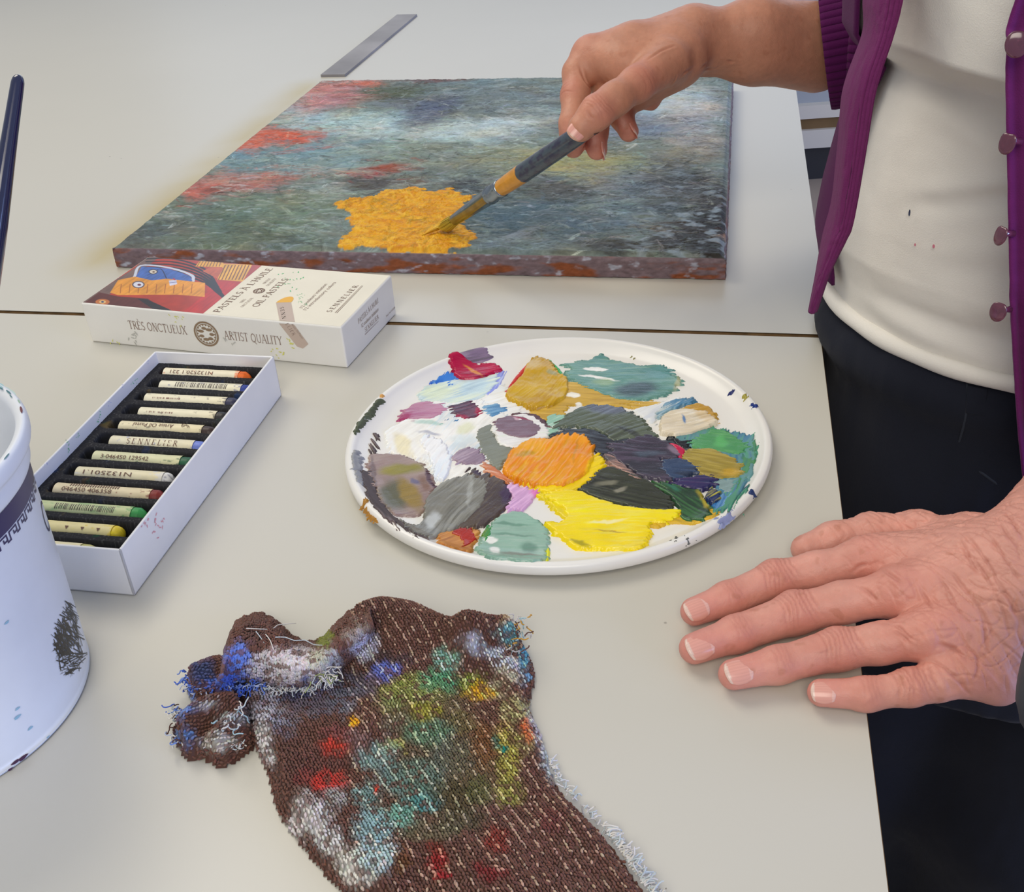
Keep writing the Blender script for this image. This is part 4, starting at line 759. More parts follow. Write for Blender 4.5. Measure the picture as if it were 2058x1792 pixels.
# ------------------------------------------------------------------ white pot with a dark band
MC = V(-.2667, .3597, 0)
def mr(z): return .0661+.0034*z/.118
pot = thing('plastic_pot', 'white plastic pot with a dark purple band and Greek key border, paint spattered', 'pot', MC)
M_pot = mat('white_pot_plastic', (226, 230, 236), rough=.35, var=(22, .06), bump=(60, .05, .001))
prof = [(.0005,.0012),(.060,.0012),(.0648,.0006),(.0661,.0022),(.0662,.006),(mr(.05),.05),(mr(.108),.108),(.0698,.1105),(.0712,.1125),(.0716,.118),(.0722,.1205),(.0742,.1225),(.0747,.1255),(.0742,.1285),(.0728,.1298),(.0708,.1292),(.0694,.127),(.0688,.122),(.0672,.100),(.0645,.02),(.062,.005),(.055,.0035),(.0005,.0035)]
v, f = lathe(MC, catmull(prof, 3), 160); mesh('pot_body', v, f, M_pot, pot)
def mh(x, y):
    d = ray(x, y); lo = None
    for t in np.arange(.35, .8, .0004):
        p = CAM+d*t
        if np.hypot(p[0]-MC[0], p[1]-MC[1]) <= mr(p[2]) and p[2] < .11: return math.atan2(p[1]-MC[1], p[0]-MC[0]), p[2]
    return None
def ms(a, z, l=.0002): r = mr(z)+l; return MC+V(r*math.cos(a), r*math.sin(a), z)
G = lambda x, y: (x/2.085, 740+y/2.085)
bt = [mh(*G(12, 572)), mh(*G(12, 700)), mh(*G(12, 756))]
z1, z2, z3 = bt[0][1], bt[1][1], bt[2][1]
M_pur = mat('purple_print', (52, 46, 92), rough=.35)
v = np.array([ms(a, z) for a in np.linspace(0, 2*np.pi, 161)[:-1] for z in (z2, z1)]); mesh('printed_band', v, gridfaces(160, 2, cu=True)[:, ::-1], M_pur, pot)
pts = [(0,0),(0,1),(.72,1),(.72,.3),(.4,.3),(.4,.62)]; nrep = 62; parts = []; hz = (z2-z3)*.72; zb = z3+.0004; wl = 2*np.pi/nrep
def seg(a0, b0, a1, b1, w):
    dz = hz; A0, Z0, A1, Z1 = a0, zb+b0*dz, a1, zb+b1*dz; R_ = mr(zb); dx, dy = (A1-A0)*R_, Z1-Z0; L_ = math.hypot(dx, dy)+1e-9; nx, ny = -dy/L_*w/2, dx/L_*w/2
    ex_, ey_ = dx/L_*w/2, dy/L_*w/2
    return (np.array([ms(A0+(-ex_+sx*nx)/R_, Z0-ey_+sx*ny) for sx in (1, -1)]+[ms(A1+(ex_+sx*nx)/R_, Z1+ey_+sx*ny) for sx in (-1, 1)]), [(0, 1, 2, 3)])
for k in range(nrep):
    b0 = k*wl
    for (p, q) in zip(pts[:-1], pts[1:]): parts.append(seg(b0+p[0]*wl, p[1], b0+q[0]*wl, q[1], .00075))
    parts.append(seg(b0+.72*wl, 0, b0+wl, 0, .00075)); parts.append(seg(b0+.72*wl, 0, b0+.72*wl, .05, .00075))
v, f, _ = join(parts); tag(mesh('greek_key_border', v, f, M_pur, pot, smooth=False), 'purple Greek key border')
M_blk = mat('black_print', (40, 38, 38), rough=.4)
R3 = random.Random(11); parts = []; outl = [G(*p) for p in ((285,985),(303,960),(330,1080),(352,1190),(340,1270),(280,1292),(240,1240),(222,1150),(240,1080))]; opn = np.array(outl)
while len(parts) < 330:
    x, y = R3.uniform(104, 168), R3.uniform(1195, 1360)
    if polydist(np.array(x), np.array(y), opn) < 2: continue
    a = R3.gauss(1.15, .5) if y < 1310 else R3.gauss(2.4, .7); l = R3.uniform(3, 15); q = [mh(x+l*math.cos(a)*k, y+l*math.sin(a)*k) for k in (-1, 0, 1)]
    if None in q or abs(q[0][0]-q[2][0]) > .4: continue
    w = R3.uniform(.00012, .00042)
    P = [ms(t[0]+dx, t[1], .00025) for t in q for dx in (w/mr(.05), -w/mr(.05))]; parts.append((np.array(P), [(0, 1, 3, 2), (2, 3, 5, 4)]))
v, f, _ = join(parts); tag(mesh('ink_drawing', v, f, M_blk, pot, smooth=False), 'black scribbled landscape print')
q = mh(*G(200, 690)); gv, gf, gw = serif_text('C')
if q: mesh('printed_letter', np.array([ms(q[0]+(a)*.013/mr(q[1]), q[1]-.002+b*.014) for a, b in gv]), gf, M_pur, pot)
for (x, y), col in (((125,1555),(60,30,60)), ((95,1640),(50,20,60))): pass
for nm, L_, c in (('paint_speck', ((30,1530,.0012),(45,1522,.0015),(20,1545,.0008)), (70, 34, 70)), ('paint_speck', ((60,1462,.0009),(33,1440,.0011),(34,1423,.0008),(95,1480,.0006),(12,1250,.0008)), (150, 190, 210))):
    for x, y, r in L_:
        q = mh(x, y); parts = []
        if q: parts.append((np.array([ms(q[0]+r*(1+.3*math.sin(3*t+x))*math.cos(t)*1.5/mr(.05), q[1]+r*math.sin(t)*.7, .0003) for t in np.linspace(0, 6.28, 12)[:-1]]), [tuple(range(11))]))
        if parts: v, f, _ = join(parts); mesh(nm, v, f, mat('speck', c, rough=.4), pot, smooth=False)
parts = []   # dried paint on the lip
for k in range(46):
    a = R3.uniform(-2.2, .9); r = R3.uniform(.0712, .0742); z = .1299-.9*max(0, (r-.0728))**1*1.0; s = R3.uniform(.0006, .0022); n_ = 9
    parts.append((np.array([MC+V((r+.3*s*math.sin(t))*math.cos(a+s*math.cos(t)*1.8/.07), (r+.3*s*math.sin(t))*math.sin(a+s*math.cos(t)*1.8/.07), z+.00025) for t in np.linspace(0, 6.28, n_+1)[:-1]]), [tuple(range(n_))], lin(R3.choice([(150,190,196),(176,200,196),(96,30,44),(60,110,120),(190,190,130),(140,170,150)]))))
M_dp = mat('dried_paint', attr=True, rough=.5)
for v, f, c in parts: mesh('dried_paint', v, f, M_dp, pot, np.broadcast_to(c, (len(v), 3)), smooth=False)

# brush standing in the pot: leans on the lip, handle end pointing up and away
top_px, low_px = (38, 150), (-2, 418)
n_pl = np.cross(ray(*top_px), ray(*low_px)); n_pl = unit(n_pl)
cand = []
for ax_ in np.arange(-.05, .05, .002):
    y0 = MC[1]+ax_; x0 = (CAM@n_pl-n_pl[1]*y0-n_pl[2]*.008)/n_pl[0]
    if np.hypot(x0-MC[0], y0-MC[1]) < .055: cand.append((abs(y0-MC[1]), V(x0, y0, .008)))
Bp = min(cand, key=lambda q: q[0])[1] if cand else MC+V(0, 0, .008)
best = min(((abs(np.linalg.norm(atd(*top_px, D)-Bp)-.285), D) for D in np.arange(.35, 1.2, .005)), key=lambda q: q[0]); Tp = atd(*top_px, best[1])
br = thing('paint_brush', 'dark blue lacquered brush handle standing in the white pot', 'paint brush', Bp)
dB = unit(Tp-Bp); LB = np.linalg.norm(Tp-Bp)
s = np.r_[.07, .09, .14, .20, LB-.03, LB-.008, LB-.003, LB-.0008, LB]; r = np.array([.0030, .0038, .0050, .0052, .0036, .0031, .0028, .0018, .0002])*1.0
v, f = tube([Bp+dB*q for q in catmull(s[:, None], 4)[:, 0]], catmull(r[:, None], 4)[:, 0], 24); mesh('handle', v, f, mat('navy_lacquer', (22, 30, 66), rough=.12, spec=.7, coat=.6), br)
v, f = tube([Bp+dB*q for q in (.025, .03, .055, .07, .072)], [.0038, .0040, .0036, .0032, .003], 24); mesh('ferrule', v, f, mat('steel', (180, 182, 186), rough=.25, metal=1), br)
v, f = tube([Bp+dB*q for q in (0, .006, .016, .026)], [.0005, .0032, .0042, .0038], 20); mesh('bristles', v, f, mat('bristle', (90, 70, 50), rough=.8), br)

# ------------------------------------------------------------------ stained terry towel
def Dp(x, y): return 320+x/2.058, 1180+y/2.058
def dinv(P):
    q = P-CAM; d = q@_F; return ((1029+FPX*(q@_R2)/d)-320)*2.058, ((896-FPX*(q@_U2)/d)-1180)*2.058
TWH = [(640,960,90,60,-30,(200,198,198),.7),(840,1180,60,60,0,(210,208,204),.8),(470,430,80,40,0,(170,170,186),.7),(1380,420,60,40,0,(180,176,150),.6),(1500,640,60,50,0,(170,160,110),.6),(90,480,60,60,0,(110,140,200),.9),(200,480,60,30,0,(190,190,196),.8),(240,640,90,40,0,(200,196,186),.9),(110,620,50,40,0,(90,130,190),.8),(290,540,50,30,0,(190,200,206),.7),(180,360,60,60,0,(70,84,130),.9),(960,300,100,40,0,(60,52,62),.6),(760,470,70,60,0,(130,132,150),.7),(1000,560,80,40,0,(140,140,120),.5),(820,640,60,60,0,(150,120,120),.6),(1250,560,70,50,0,(120,110,60),.6),(960,960,120,60,0,(120,150,140),.6),(560,1000,40,60,-30,(210,206,206),.9),(1250,960,110,60,0,(80,84,60),.6),(430,330,110,60,10,(196,192,200),.95),(560,320,130,80,5,(206,200,206),.98),(390,200,60,60,0,(95,66,60),.9),(700,300,60,60,-40,(190,196,200),.7),(840,240,60,60,-40,(204,204,224),.95),(820,180,70,40,-30,(150,140,130),.6),
    (330,300,60,70,10,(96,126,208),.95),(290,390,120,30,0,(80,110,200),.95),(640,410,90,34,0,(84,108,170),.6),(680,220,40,30,-40,(120,130,50),.85),(660,300,50,50,0,(180,178,140),.5),
    (430,520,60,80,70,(176,176,190),.9),(440,640,36,110,-8,(206,204,206),.95),(520,560,60,60,0,(130,130,146),.7),(640,480,120,50,0,(120,120,140),.55),(560,440,80,30,0,(60,70,110),.7),(800,400,110,60,10,(110,116,140),.6),
    (620,930,60,90,-35,(206,202,202),.95),(700,1040,60,70,-30,(206,206,206),.95),(790,1150,60,90,-20,(216,214,208),.95),(900,1110,90,80,-10,(176,200,204),.9),(720,860,60,60,0,(176,176,176),.7),(860,860,60,60,0,(120,160,160),.7),
    (1310,240,70,40,30,(196,196,210),.95),(1400,290,120,30,30,(190,196,210),.9),(1450,360,80,30,20,(196,190,170),.8),(1620,740,40,70,-25,(196,206,206),.95),(1560,600,26,110,-20,(196,190,196),.9),(1480,500,70,60,0,(176,170,120),.8),(1420,620,50,80,0,(150,120,70),.5),
    (930,345,60,46,0,(96,112,196),.9),(1180,300,60,50,20,(130,180,160),.85),(1060,420,150,60,-5,(140,150,66),.85),(1160,390,90,50,0,(76,150,112),.85),(1290,390,60,50,-20,(130,144,50),.8),(1330,430,70,36,0,(216,170,36),.9),(1110,510,60,44,-20,(190,180,50),.85),(960,480,60,40,0,(150,160,100),.6),
    (800,568,20,26,20,(250,176,24),1.),(720,660,66,40,0,(228,66,44),.95),(700,800,76,46,-10,(220,52,40),.95),(740,600,60,30,0,(150,80,80),.5),(600,780,40,40,0,(140,50,50),.5),(900,838,14,14,0,(220,60,40),1.),(960,655,60,26,10,(210,206,70),.9),
    (1110,600,110,60,0,(92,138,112),.85),(900,690,100,60,-20,(140,176,180),.8),(960,780,60,70,0,(120,160,164),.75),(1070,800,110,100,0,(100,146,146),.8),(1210,700,100,90,0,(84,96,96),.85),(1090,890,90,40,-10,(70,160,170),.85),(880,1000,80,80,0,(150,190,196),.75),(1000,940,60,50,0,(120,180,166),.7),
    (1440,700,56,130,0,(166,158,70),.85),(1450,850,60,60,0,(150,150,70),.7),(1150,760,240,200,0,(96,100,70),.45),(1100,480,200,100,0,(110,110,66),.45),(700,720,120,120,0,(110,70,64),.4),(1300,700,120,160,0,(104,84,50),.5),(1428,666,18,18,0,(10,130,120),1.),(1390,640,20,30,0,(30,110,100),.8),(1340,660,50,100,0,(130,80,36),.5),(1220,860,110,70,10,(74,66,36),.7),(1330,840,60,60,0,(90,96,50),.6),
    (1150,1130,46,50,0,(150,32,34),.85),(1140,1070,40,30,0,(120,40,30),.7),(1400,1050,60,60,0,(130,44,34),.75),(1370,1180,70,34,15,(130,34,38),.75),(1170,1190,30,20,0,(160,30,40),.8),(1000,1120,40,60,0,(110,70,36),.7),(1620,960,60,50,0,(110,52,54),.6),(1520,590,24,50,0,(210,110,60),.8),
    (1450,180,50,70,20,(110,180,190),.75),(1440,130,40,20,0,(200,170,130),.7),(1510,290,26,50,0,(90,170,200),.85),(1520,380,22,30,0,(120,170,210),.8),(1120,1010,140,40,0,(110,120,90),.4),(1740,1180,120,120,0,(110,78,70),.4)]
BROWN = (104, 70, 60)
def towel_colour(P, row, rng):
    x, y = dinv(P); a = blobs(x, y, np.broadcast_to(lin(BROWN), x.shape+(3,)).copy(), TWH, lambda a_, b_: (a_, b_), 46, 1/34., 3)
    base = lin(BROWN); whiteness = np.clip((a.mean(-1)-base.mean())*4, 0, 1)
    # woven pattern: brown islands inside pale areas, pale dashes inside brown areas
    is_ = (fbm(x/40., y/26., 5, 3) > .10) & (whiteness > .25); c = np.where(is_[:, None] & (rng.random(len(x)) < .92)[:, None], a*.25+base*.75, a)
    dash = ((row % 4 == 0) | (TR.random(len(x)) < .04)) & (rng.random(len(x)) < .40+.45*fbm(x/30., y/60., 25, 2)+.3*(fbm(x/120., y/120., 15, 2) > 0)) & (y > 40) & (x > 780); pale = .36*lin((196, 186, 160))+.64*np.clip(a*2.4, 0, .7)
    c = np.where(dash[:, None], pale, c); c = c*rng.uniform(.78, 1.2, len(x))[:, None]*(1+.1*rng.normal(size=(len(x), 3))*.4)
    return np.clip(c*1.12, .004, .9)
# low-poly yarn loop
_lt = np.array([-.62, 0, .62]); LPV = [(-1, 0, 0)]+[(math.sin(l*1.5), math.cos(l*1.5)*math.cos(a), math.cos(l*1.5)*math.sin(a)) for l in _lt for a in np.linspace(0, 6.2832, 7)[:-1]]+[(1, 0, 0)]
LPV = np.array(LPV); LPF = [(0, 1+(i+1) % 6, 1+i) for i in range(6)]+[(1+6*j+i, 1+6*j+(i+1) % 6, 7+6*j+(i+1) % 6, 7+6*j+i) for j in range(2) for i in range(6)]+[(13+i, 13+(i+1) % 6, 19) for i in range(6)]
LPF4 = np.array([tuple(f)+(f[-1],)*(4-len(f)) if False else f for f in LPF if len(f) == 4]); LPF3 = np.array([f for f in LPF if len(f) == 3])
def loops(P, N_, T_, row, rng, sz=.00072):
    """one little yarn loop per point: lies along T_, stands on N_"""
    n = len(P); B_ = np.cross(N_, T_); T2 = T_+.35*rng.normal(size=(n, 1))*B_+.25*np.abs(rng.normal(size=(n, 1)))*N_; T2 /= np.linalg.norm(T2, axis=1)[:, None]
    B2 = np.cross(N_, T2); B2 /= np.linalg.norm(B2, axis=1)[:, None]; N2 = np.cross(T2, B2); s = sz*rng.uniform(.8, 1.2, n)[:, None, None]
    v = P[:, None]+s*(LPV[None, :, 0:1]*T2[:, None]*1.25+LPV[None, :, 1:2]*B2[:, None]*.72+LPV[None, :, 2:3]*N2[:, None]*.8)
    off = np.arange(n)[:, None, None]*len(LPV); c = np.repeat(towel_colour(P, row, rng), len(LPV), axis=0)
    return v.reshape(-1, 3), (LPF3[None]+off).reshape(-1, 3), (LPF4[None]+off).reshape(-1, 4), c
def terry_mesh(name, pieces, parent, label=None):
    """pieces: (loop verts, tris, quads, colours) and plain backing grids"""
    vs, tr, qd, cs = [], [], [], []; n = 0
    for v, t, q, c in pieces:
        vs.append(v); cs.append(c); n0 = n; n += len(v)
        if len(t): tr.append(t+n0)
        if len(q): qd.append(q+n0)
    v = np.concatenate(vs); t = np.concatenate(tr); q = np.concatenate(qd); loc = _LOC[parent.name]
    me = bpy.data.meshes.new(name); me.vertices.add(len(v)); me.vertices.foreach_set('co', (v-np.array(loc)).astype(np.float32).ravel())
    me.loops.add(len(t)*3+len(q)*4); me.loops.foreach_set('vertex_index', np.r_[t.ravel(), q.ravel()].astype(np.int32)); me.polygons.add(len(t)+len(q))
    ls = np.r_[np.arange(len(t))*3, len(t)*3+np.arange(len(q))*4]; me.polygons.foreach_set('loop_start', ls.astype(np.int32)); me.polygons.foreach_set('loop_total', np.r_[np.full(len(t), 3), np.full(len(q), 4)].astype(np.int32))
    me.polygons.foreach_set('use_smooth', np.ones(len(me.polygons), bool)); me.update(calc_edges=True); me.validate()
    a = me.color_attributes.new(name='Col', type='FLOAT_COLOR', domain='POINT'); c = np.ones((len(v), 4), np.float32); c[:, :3] = np.concatenate(cs); a.data.foreach_set('color', c.ravel())
    me.materials.append(M_terry); o = bpy.data.objects.new(name, me); put(o, parent, loc); return tag(o, label)
M_terry = mat('terry_cotton', attr=True, rough=.9, spec=.15, bump=(2500, .3, .0003)); M_terry.node_tree.nodes['Principled BSDF'].inputs['Sheen Weight'].default_value = .15
TR = np.random.default_rng(3)
def field_piece(outline, H, rowdir, zmap=.010, sp=.00128, edge=.006):
    poly = catmull([at(*Dp(*p), zmap)[:2] for p in outline], 5, True); lo, hi = poly.min(0)-.004, poly.max(0)+.004
    def height(X, Y, d): return .0012+H(X, Y)*np.sqrt(np.clip(sstep(-.0005, edge, d), 0, 1))
    h = .0016; X, Y = np.meshgrid(np.arange(lo[0], hi[0], h), np.arange(lo[1], hi[1], h), indexing='ij'); d = polydist(X, Y, poly); Z = height(X, Y, d)
    P = np.stack([X, Y, Z-.0008], -1).reshape(-1, 3); F, = (gridfaces(*X.shape),); P, F, _ = subset(P, F, (d > .0002).ravel())
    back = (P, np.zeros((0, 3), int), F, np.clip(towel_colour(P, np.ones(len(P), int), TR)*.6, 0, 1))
    r = unit(rowdir); q = V(-r[1], r[0]); R_ = np.hypot(*(hi-lo)); na = int(R_/sp); A, B = np.meshgrid(np.arange(-na, na), np.arange(-na, na), indexing='ij')
    ctr = (lo+hi)/2; A_2 = A*sp*1.12+(B % 2)*sp*.5; X = ctr[0]+A_2*r[0]+B*sp*.93*q[0]; Y = ctr[1]+A_2*r[1]+B*sp*.93*q[1]
    wob = .0016*fbm(X*25, Y*25, 3, 2); X = X+wob+TR.normal(size=X.shape)*sp*.10; Y = Y+wob+TR.normal(size=X.shape)*sp*.10
    m = (X > lo[0]) & (X < hi[0]) & (Y > lo[1]) & (Y < hi[1]); X, Y, row = X[m], Y[m], B[m]; d = polydist(X, Y, poly)+.0008*TR.normal(size=X.shape)*.5; m = d > 0; X, Y, d, row = X[m], Y[m], d[m], row[m]
    Z = height(X, Y, d); e = .0006; ix = lambda a, b: height(a, b, polydist(a, b, poly)); gx = (ix(X+e, Y)-ix(X-e, Y))/(2*e); gy = (ix(X, Y+e)-ix(X, Y-e))/(2*e)
    gx, gy = np.clip(gx, -2.5, 2.5), np.clip(gy, -2.5, 2.5); N_ = np.stack([-gx, -gy, np.ones_like(gx)], -1); N_ /= np.linalg.norm(N_, axis=1)[:, None]
    T_ = np.stack([np.full_like(X, r[0]), np.full_like(X, r[1]), gx*r[0]+gy*r[1]], -1); T_ /= np.linalg.norm(T_, axis=1)[:, None]
    P = np.stack([X, Y, Z], -1); out = [back, loops(P, N_, T_, row, TR)]
    # extra loops clothing the steep rim
    L_ = np.r_[poly, poly[:1]]; seg = np.linalg.norm(np.diff(L_, axis=0), axis=1); cs = np.r_[0, np.cumsum(seg)]; t = np.arange(0, cs[-1], sp); E = np.c_[np.interp(t, cs, L_[:, 0]), np.interp(t, cs, L_[:, 1])]
    tan = np.gradient(E, axis=0); tan /= np.linalg.norm(tan, axis=1)[:, None]+1e-9; nn = np.c_[tan[:, 1], -tan[:, 0]]; area = np.sum(L_[:-1, 0]*L_[1:, 1]-L_[1:, 0]*L_[:-1, 1])
    if area < 0: nn = -nn
    for k in range(4):
        Ek = E-nn*(.0009*k-.0002)+TR.normal(size=E.shape)*.0002; hh = height(Ek[:, 0], Ek[:, 1], np.full(len(Ek), .0009*k)); zz = hh*TR.uniform(.15, .95, len(Ek))
        out.append(loops(np.c_[Ek, zz+.0006], np.c_[nn*.9, np.full(len(Ek), .45)]/1.006, np.c_[tan, np.zeros(len(Ek))], np.full(len(Ek), 1), TR))
    return out, poly
def ridge(X, Y, pts, w, h, z=.012):
    Q = catmull([at(*Dp(*p), z)[:2] for p in pts], 5); d = np.full(X.shape, 9.)
    for a, b in zip(Q[:-1], Q[1:]):
        e = b-a; t = np.clip(((X-a[0])*e[0]+(Y-a[1])*e[1])/(e@e+1e-12), 0, 1); d = np.minimum(d, np.hypot(X-a[0]-t*e[0], Y-a[1]-t*e[1]))
    return h*np.exp(-(d/w)**2)
def H_main(X, Y):
    z = .0075+.0038*fbm(X*28, Y*28, 3, 2)+.0016*fbm(X*60, Y*60, 8, 2)
    z = z+ridge(X, Y, [(820,170),(950,130),(1120,190),(1290,260)], .012, .013)+ridge(X, Y, [(1290,260),(1420,200),(1470,170)], .008, .011)+ridge(X, Y, [(1440,330),(1500,460),(1560,640)], .007, .005)
    z = z+ridge(X, Y, [(980,300),(1080,600),(1200,900),(1400,1250)], .022, .010)+ridge(X, Y, [(640,560),(800,620),(1000,520),(1180,560)], .007, .004)+ridge(X, Y, [(620,900),(820,980),(980,1150)], .008, .0045)+ridge(X, Y, [(450,560),(560,850),(700,1080),(900,1300)], .010, .004)
    z = z-ridge(X, Y, [(520,430),(700,430),(880,330)], .008, .003)-ridge(X, Y, [(1250,430),(1330,620),(1430,900)], .006, .0022)-ridge(X, Y, [(700,740),(860,700),(980,640)], .004, .0018)
    return np.maximum(z, .002)
towel = thing('towel', 'brown and white terry towel rag stained with many paint colours', 'towel', at(780, 1560, 0))
def as_pieces(L): return L
OUT = [(330,410),(355,500),(385,590),(440,700),(470,830),(520,920),(590,1010),(650,1080),(720,1160),(800,1240),(900,1340),(1000,1500),(1300,1640),(1900,1640),(2230,1600),(2120,1380),(2010,1230),(1930,1110),(1830,980),(1740,890),(1650,790),(1606,700),(1590,640),(1560,540),(1530,480),(1522,400),(1545,300),(1500,200),(1440,112),(1350,172),(1305,212),(1180,140),(1060,85),(970,65),(880,85),(800,140),(740,220),(600,280),(450,330),(360,370)]
rd = (at(*Dp(1330,850), .01)-at(*Dp(1230,700), .01))[:2]
pc, poly_main = field_piece(OUT, H_main, rd, edge=.007)
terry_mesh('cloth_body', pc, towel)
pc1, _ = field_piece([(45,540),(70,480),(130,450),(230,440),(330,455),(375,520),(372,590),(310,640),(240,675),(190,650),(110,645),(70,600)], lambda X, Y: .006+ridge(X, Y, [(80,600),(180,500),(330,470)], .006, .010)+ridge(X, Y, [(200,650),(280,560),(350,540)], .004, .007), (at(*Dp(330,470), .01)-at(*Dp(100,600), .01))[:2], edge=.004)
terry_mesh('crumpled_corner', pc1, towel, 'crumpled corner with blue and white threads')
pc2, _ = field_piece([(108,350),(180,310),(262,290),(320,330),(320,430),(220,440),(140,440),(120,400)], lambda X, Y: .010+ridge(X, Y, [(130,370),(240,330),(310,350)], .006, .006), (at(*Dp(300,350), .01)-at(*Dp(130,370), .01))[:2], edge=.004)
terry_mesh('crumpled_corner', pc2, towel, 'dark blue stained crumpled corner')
# rolled, wavy upper edge
UPX = catmull([(262,360),(280,250),(318,175),(400,148),(470,175),(530,232),(600,268),(670,248),(720,195),(790,135),(870,92)], 8); LWX = catmull([(236,400),(262,408),(310,392),(390,385),(470,402),(540,416),(610,412),(690,384),(760,338),(830,285),(892,215)], 8)
def roll_pt(t, s):
    i = np.clip(t*(len(UPX)-1), 0, len(UPX)-1.001); k = i.astype(int); f_ = (i-k)[:, None]; U_ = UPX[k]*(1-f_)+UPX[k+1]*f_; L_ = LWX[k]*(1-f_)+LWX[k+1]*f_
    s_ = np.clip(s, 0, 1)[:, None]; q = U_*(1-s_)+L_*s_; z = np.where(s >= 0, .027-.004*s-.013*np.clip(s, 0, 2)**2.2+.005*np.sin(np.clip(s, 0, 1)*math.pi), .027+.03*s)
    P = np.array([at(*Dp(*a), b) for a, b in zip(q, z)]); P[:, 1] += np.where(s < 0, -s*.010, 0)
    P += .0008*np.stack([noise(t*30, s*3, k_) for k_ in (1., 2., 3.)], -1); return P
ns, nt = 34, 112; TT, SS = np.meshgrid(np.linspace(.0, 1, nt), np.linspace(-.7, 1, ns), indexing='ij'); t, s = TT.ravel()+TR.normal(size=nt*ns)*.0012, SS.ravel()+TR.normal(size=nt*ns)*.008
P = roll_pt(t, s); e = .01; Pt = roll_pt(np.clip(t+e, 0, 1), s)-roll_pt(np.clip(t-e, 0, 1), s); Ps = roll_pt(t, s+e)-roll_pt(t, s-e); Nn = np.cross(Pt, Ps); Nn /= np.linalg.norm(Nn, axis=1)[:, None]+1e-12
Nn *= np.sign((Nn*(CAM-P)).sum(1)+.0*Nn[:, 2])[:, None]; Ps /= np.linalg.norm(Ps, axis=1)[:, None]+1e-12
bk = roll_pt(TT.ravel(), SS.ravel())-Nn*.0008
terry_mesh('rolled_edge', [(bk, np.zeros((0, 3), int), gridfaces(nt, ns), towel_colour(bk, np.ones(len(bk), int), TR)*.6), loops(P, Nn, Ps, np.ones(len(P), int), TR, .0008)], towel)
# loose threads and fringe
parts = []
def thread(p, d, L_, r, col, curl=.6):
    pts = [np.array(p, float)]; d = unit(d)
    for k in range(7):
        d = unit(d+TR.normal(size=3)*curl*V(1, 1, .5)-V(0, 0, .10)); q = pts[-1]+d*L_/7; q[2] = max(q[2], .0006); pts.append(q)
    v, f = tube(catmull(pts, 2), r, 5, False); parts.append((v, f, lin(col)))
def dpt(x, y, z): return at(*Dp(x, y), z)
BL_, WH_ = [(70,104,206),(110,140,216),(190,200,224)], [(216,214,216),(196,206,210),(226,222,214)]
pick = lambda L: L[TR.integers(len(L))]
for _ in range(70): x = TR.uniform(120, 440); thread(dpt(x, 400+.03*(x-300)+TR.normal()*6, .011), V(-.3, -1, -.2)+TR.normal(size=3)*.5, TR.uniform(.003, .008), .00026, pick(BL_))
for _ in range(80): x = TR.uniform(430, 740); thread(dpt(x, 412-max(0, x-620)*.35+TR.normal()*5, .011), V(-.1, -1, -.4)+TR.normal(size=3)*.5, TR.uniform(.002, .006), .00026, pick(WH_))
for _ in range(70): thread(dpt(TR.uniform(50, 140), TR.uniform(480, 640), .006), V(-1, -.4, 0)+TR.normal(size=3)*.5, TR.uniform(.003, .008), .00028, pick(BL_+WH_+[(90, 62, 56)]))
for _ in range(60): thread(dpt(TR.uniform(100, 180), TR.uniform(340, 430), .008), V(-1, -.1, 0)+TR.normal(size=3)*.5, TR.uniform(.003, .007), .00028, pick(BL_))
for _ in range(36): thread(dpt(TR.uniform(180, 360), TR.uniform(600, 660), .006), V(0, -1, .1)+TR.normal(size=3)*.6, TR.uniform(.003, .007), .00028, pick(WH_))
for _ in range(12): thread(dpt(TR.uniform(160, 340), TR.uniform(470, 600), .018), V(1, -.4, .4)+TR.normal(size=3)*.8, TR.uniform(.006, .014), .00028, pick(WH_+[(160,190,200),(90,62,56)]), .7)
for k in range(4): thread(dpt(360+40*k, 170+12*k, .031), V(1, -.6, .0)+TR.normal(size=3)*.2, .03, .00022, pick(WH_), .3)
for _ in range(40): thread(dpt(TR.uniform(640, 720), TR.uniform(290, 380), .022), V(.2, -1, -.1)+TR.normal(size=3)*.6, TR.uniform(.004, .012), .00026, pick(WH_+[(170,180,120)]))
for _ in range(40): thread(dpt(TR.uniform(1400, 1530), TR.uniform(120, 300), .015), V(1, -.2, .1)+TR.normal(size=3)*.6, TR.uniform(.003, .009), .0003, pick([(170,200,206),(96,66,60),(206,200,196),(200,150,60)]))
for _ in range(150):
    k = TR.uniform(0, 1); y = 720+k*600; x = np.interp(y, [700, 790, 890, 980, 1110, 1230, 1380], [1606, 1650, 1740, 1830, 1930, 2010, 2120])-4; thread(dpt(x+TR.normal()*4, y+TR.normal()*5, .004), V(1, .35, .2)+TR.normal(size=3)*.4, TR.uniform(.002, .0045), .0003, pick(WH_), .4)
for _ in range(100):
    k = TR.uniform(.45, 1); y = 720+k*600; x = np.interp(y, [700, 790, 890, 980, 1110, 1230, 1380], [1606, 1650, 1740, 1830, 1930, 2010, 2120])-4; thread(dpt(x+TR.normal()*4, y+TR.normal()*4, .005), V(1, .3, .3)+TR.normal(size=3)*.25, TR.uniform(.004, .007), .00032, pick(WH_), .25)
v, f, c = join(parts); tag(mesh('loose_threads', v, f, M_terry, towel, c), 'frayed white and blue threads', kind='stuff')

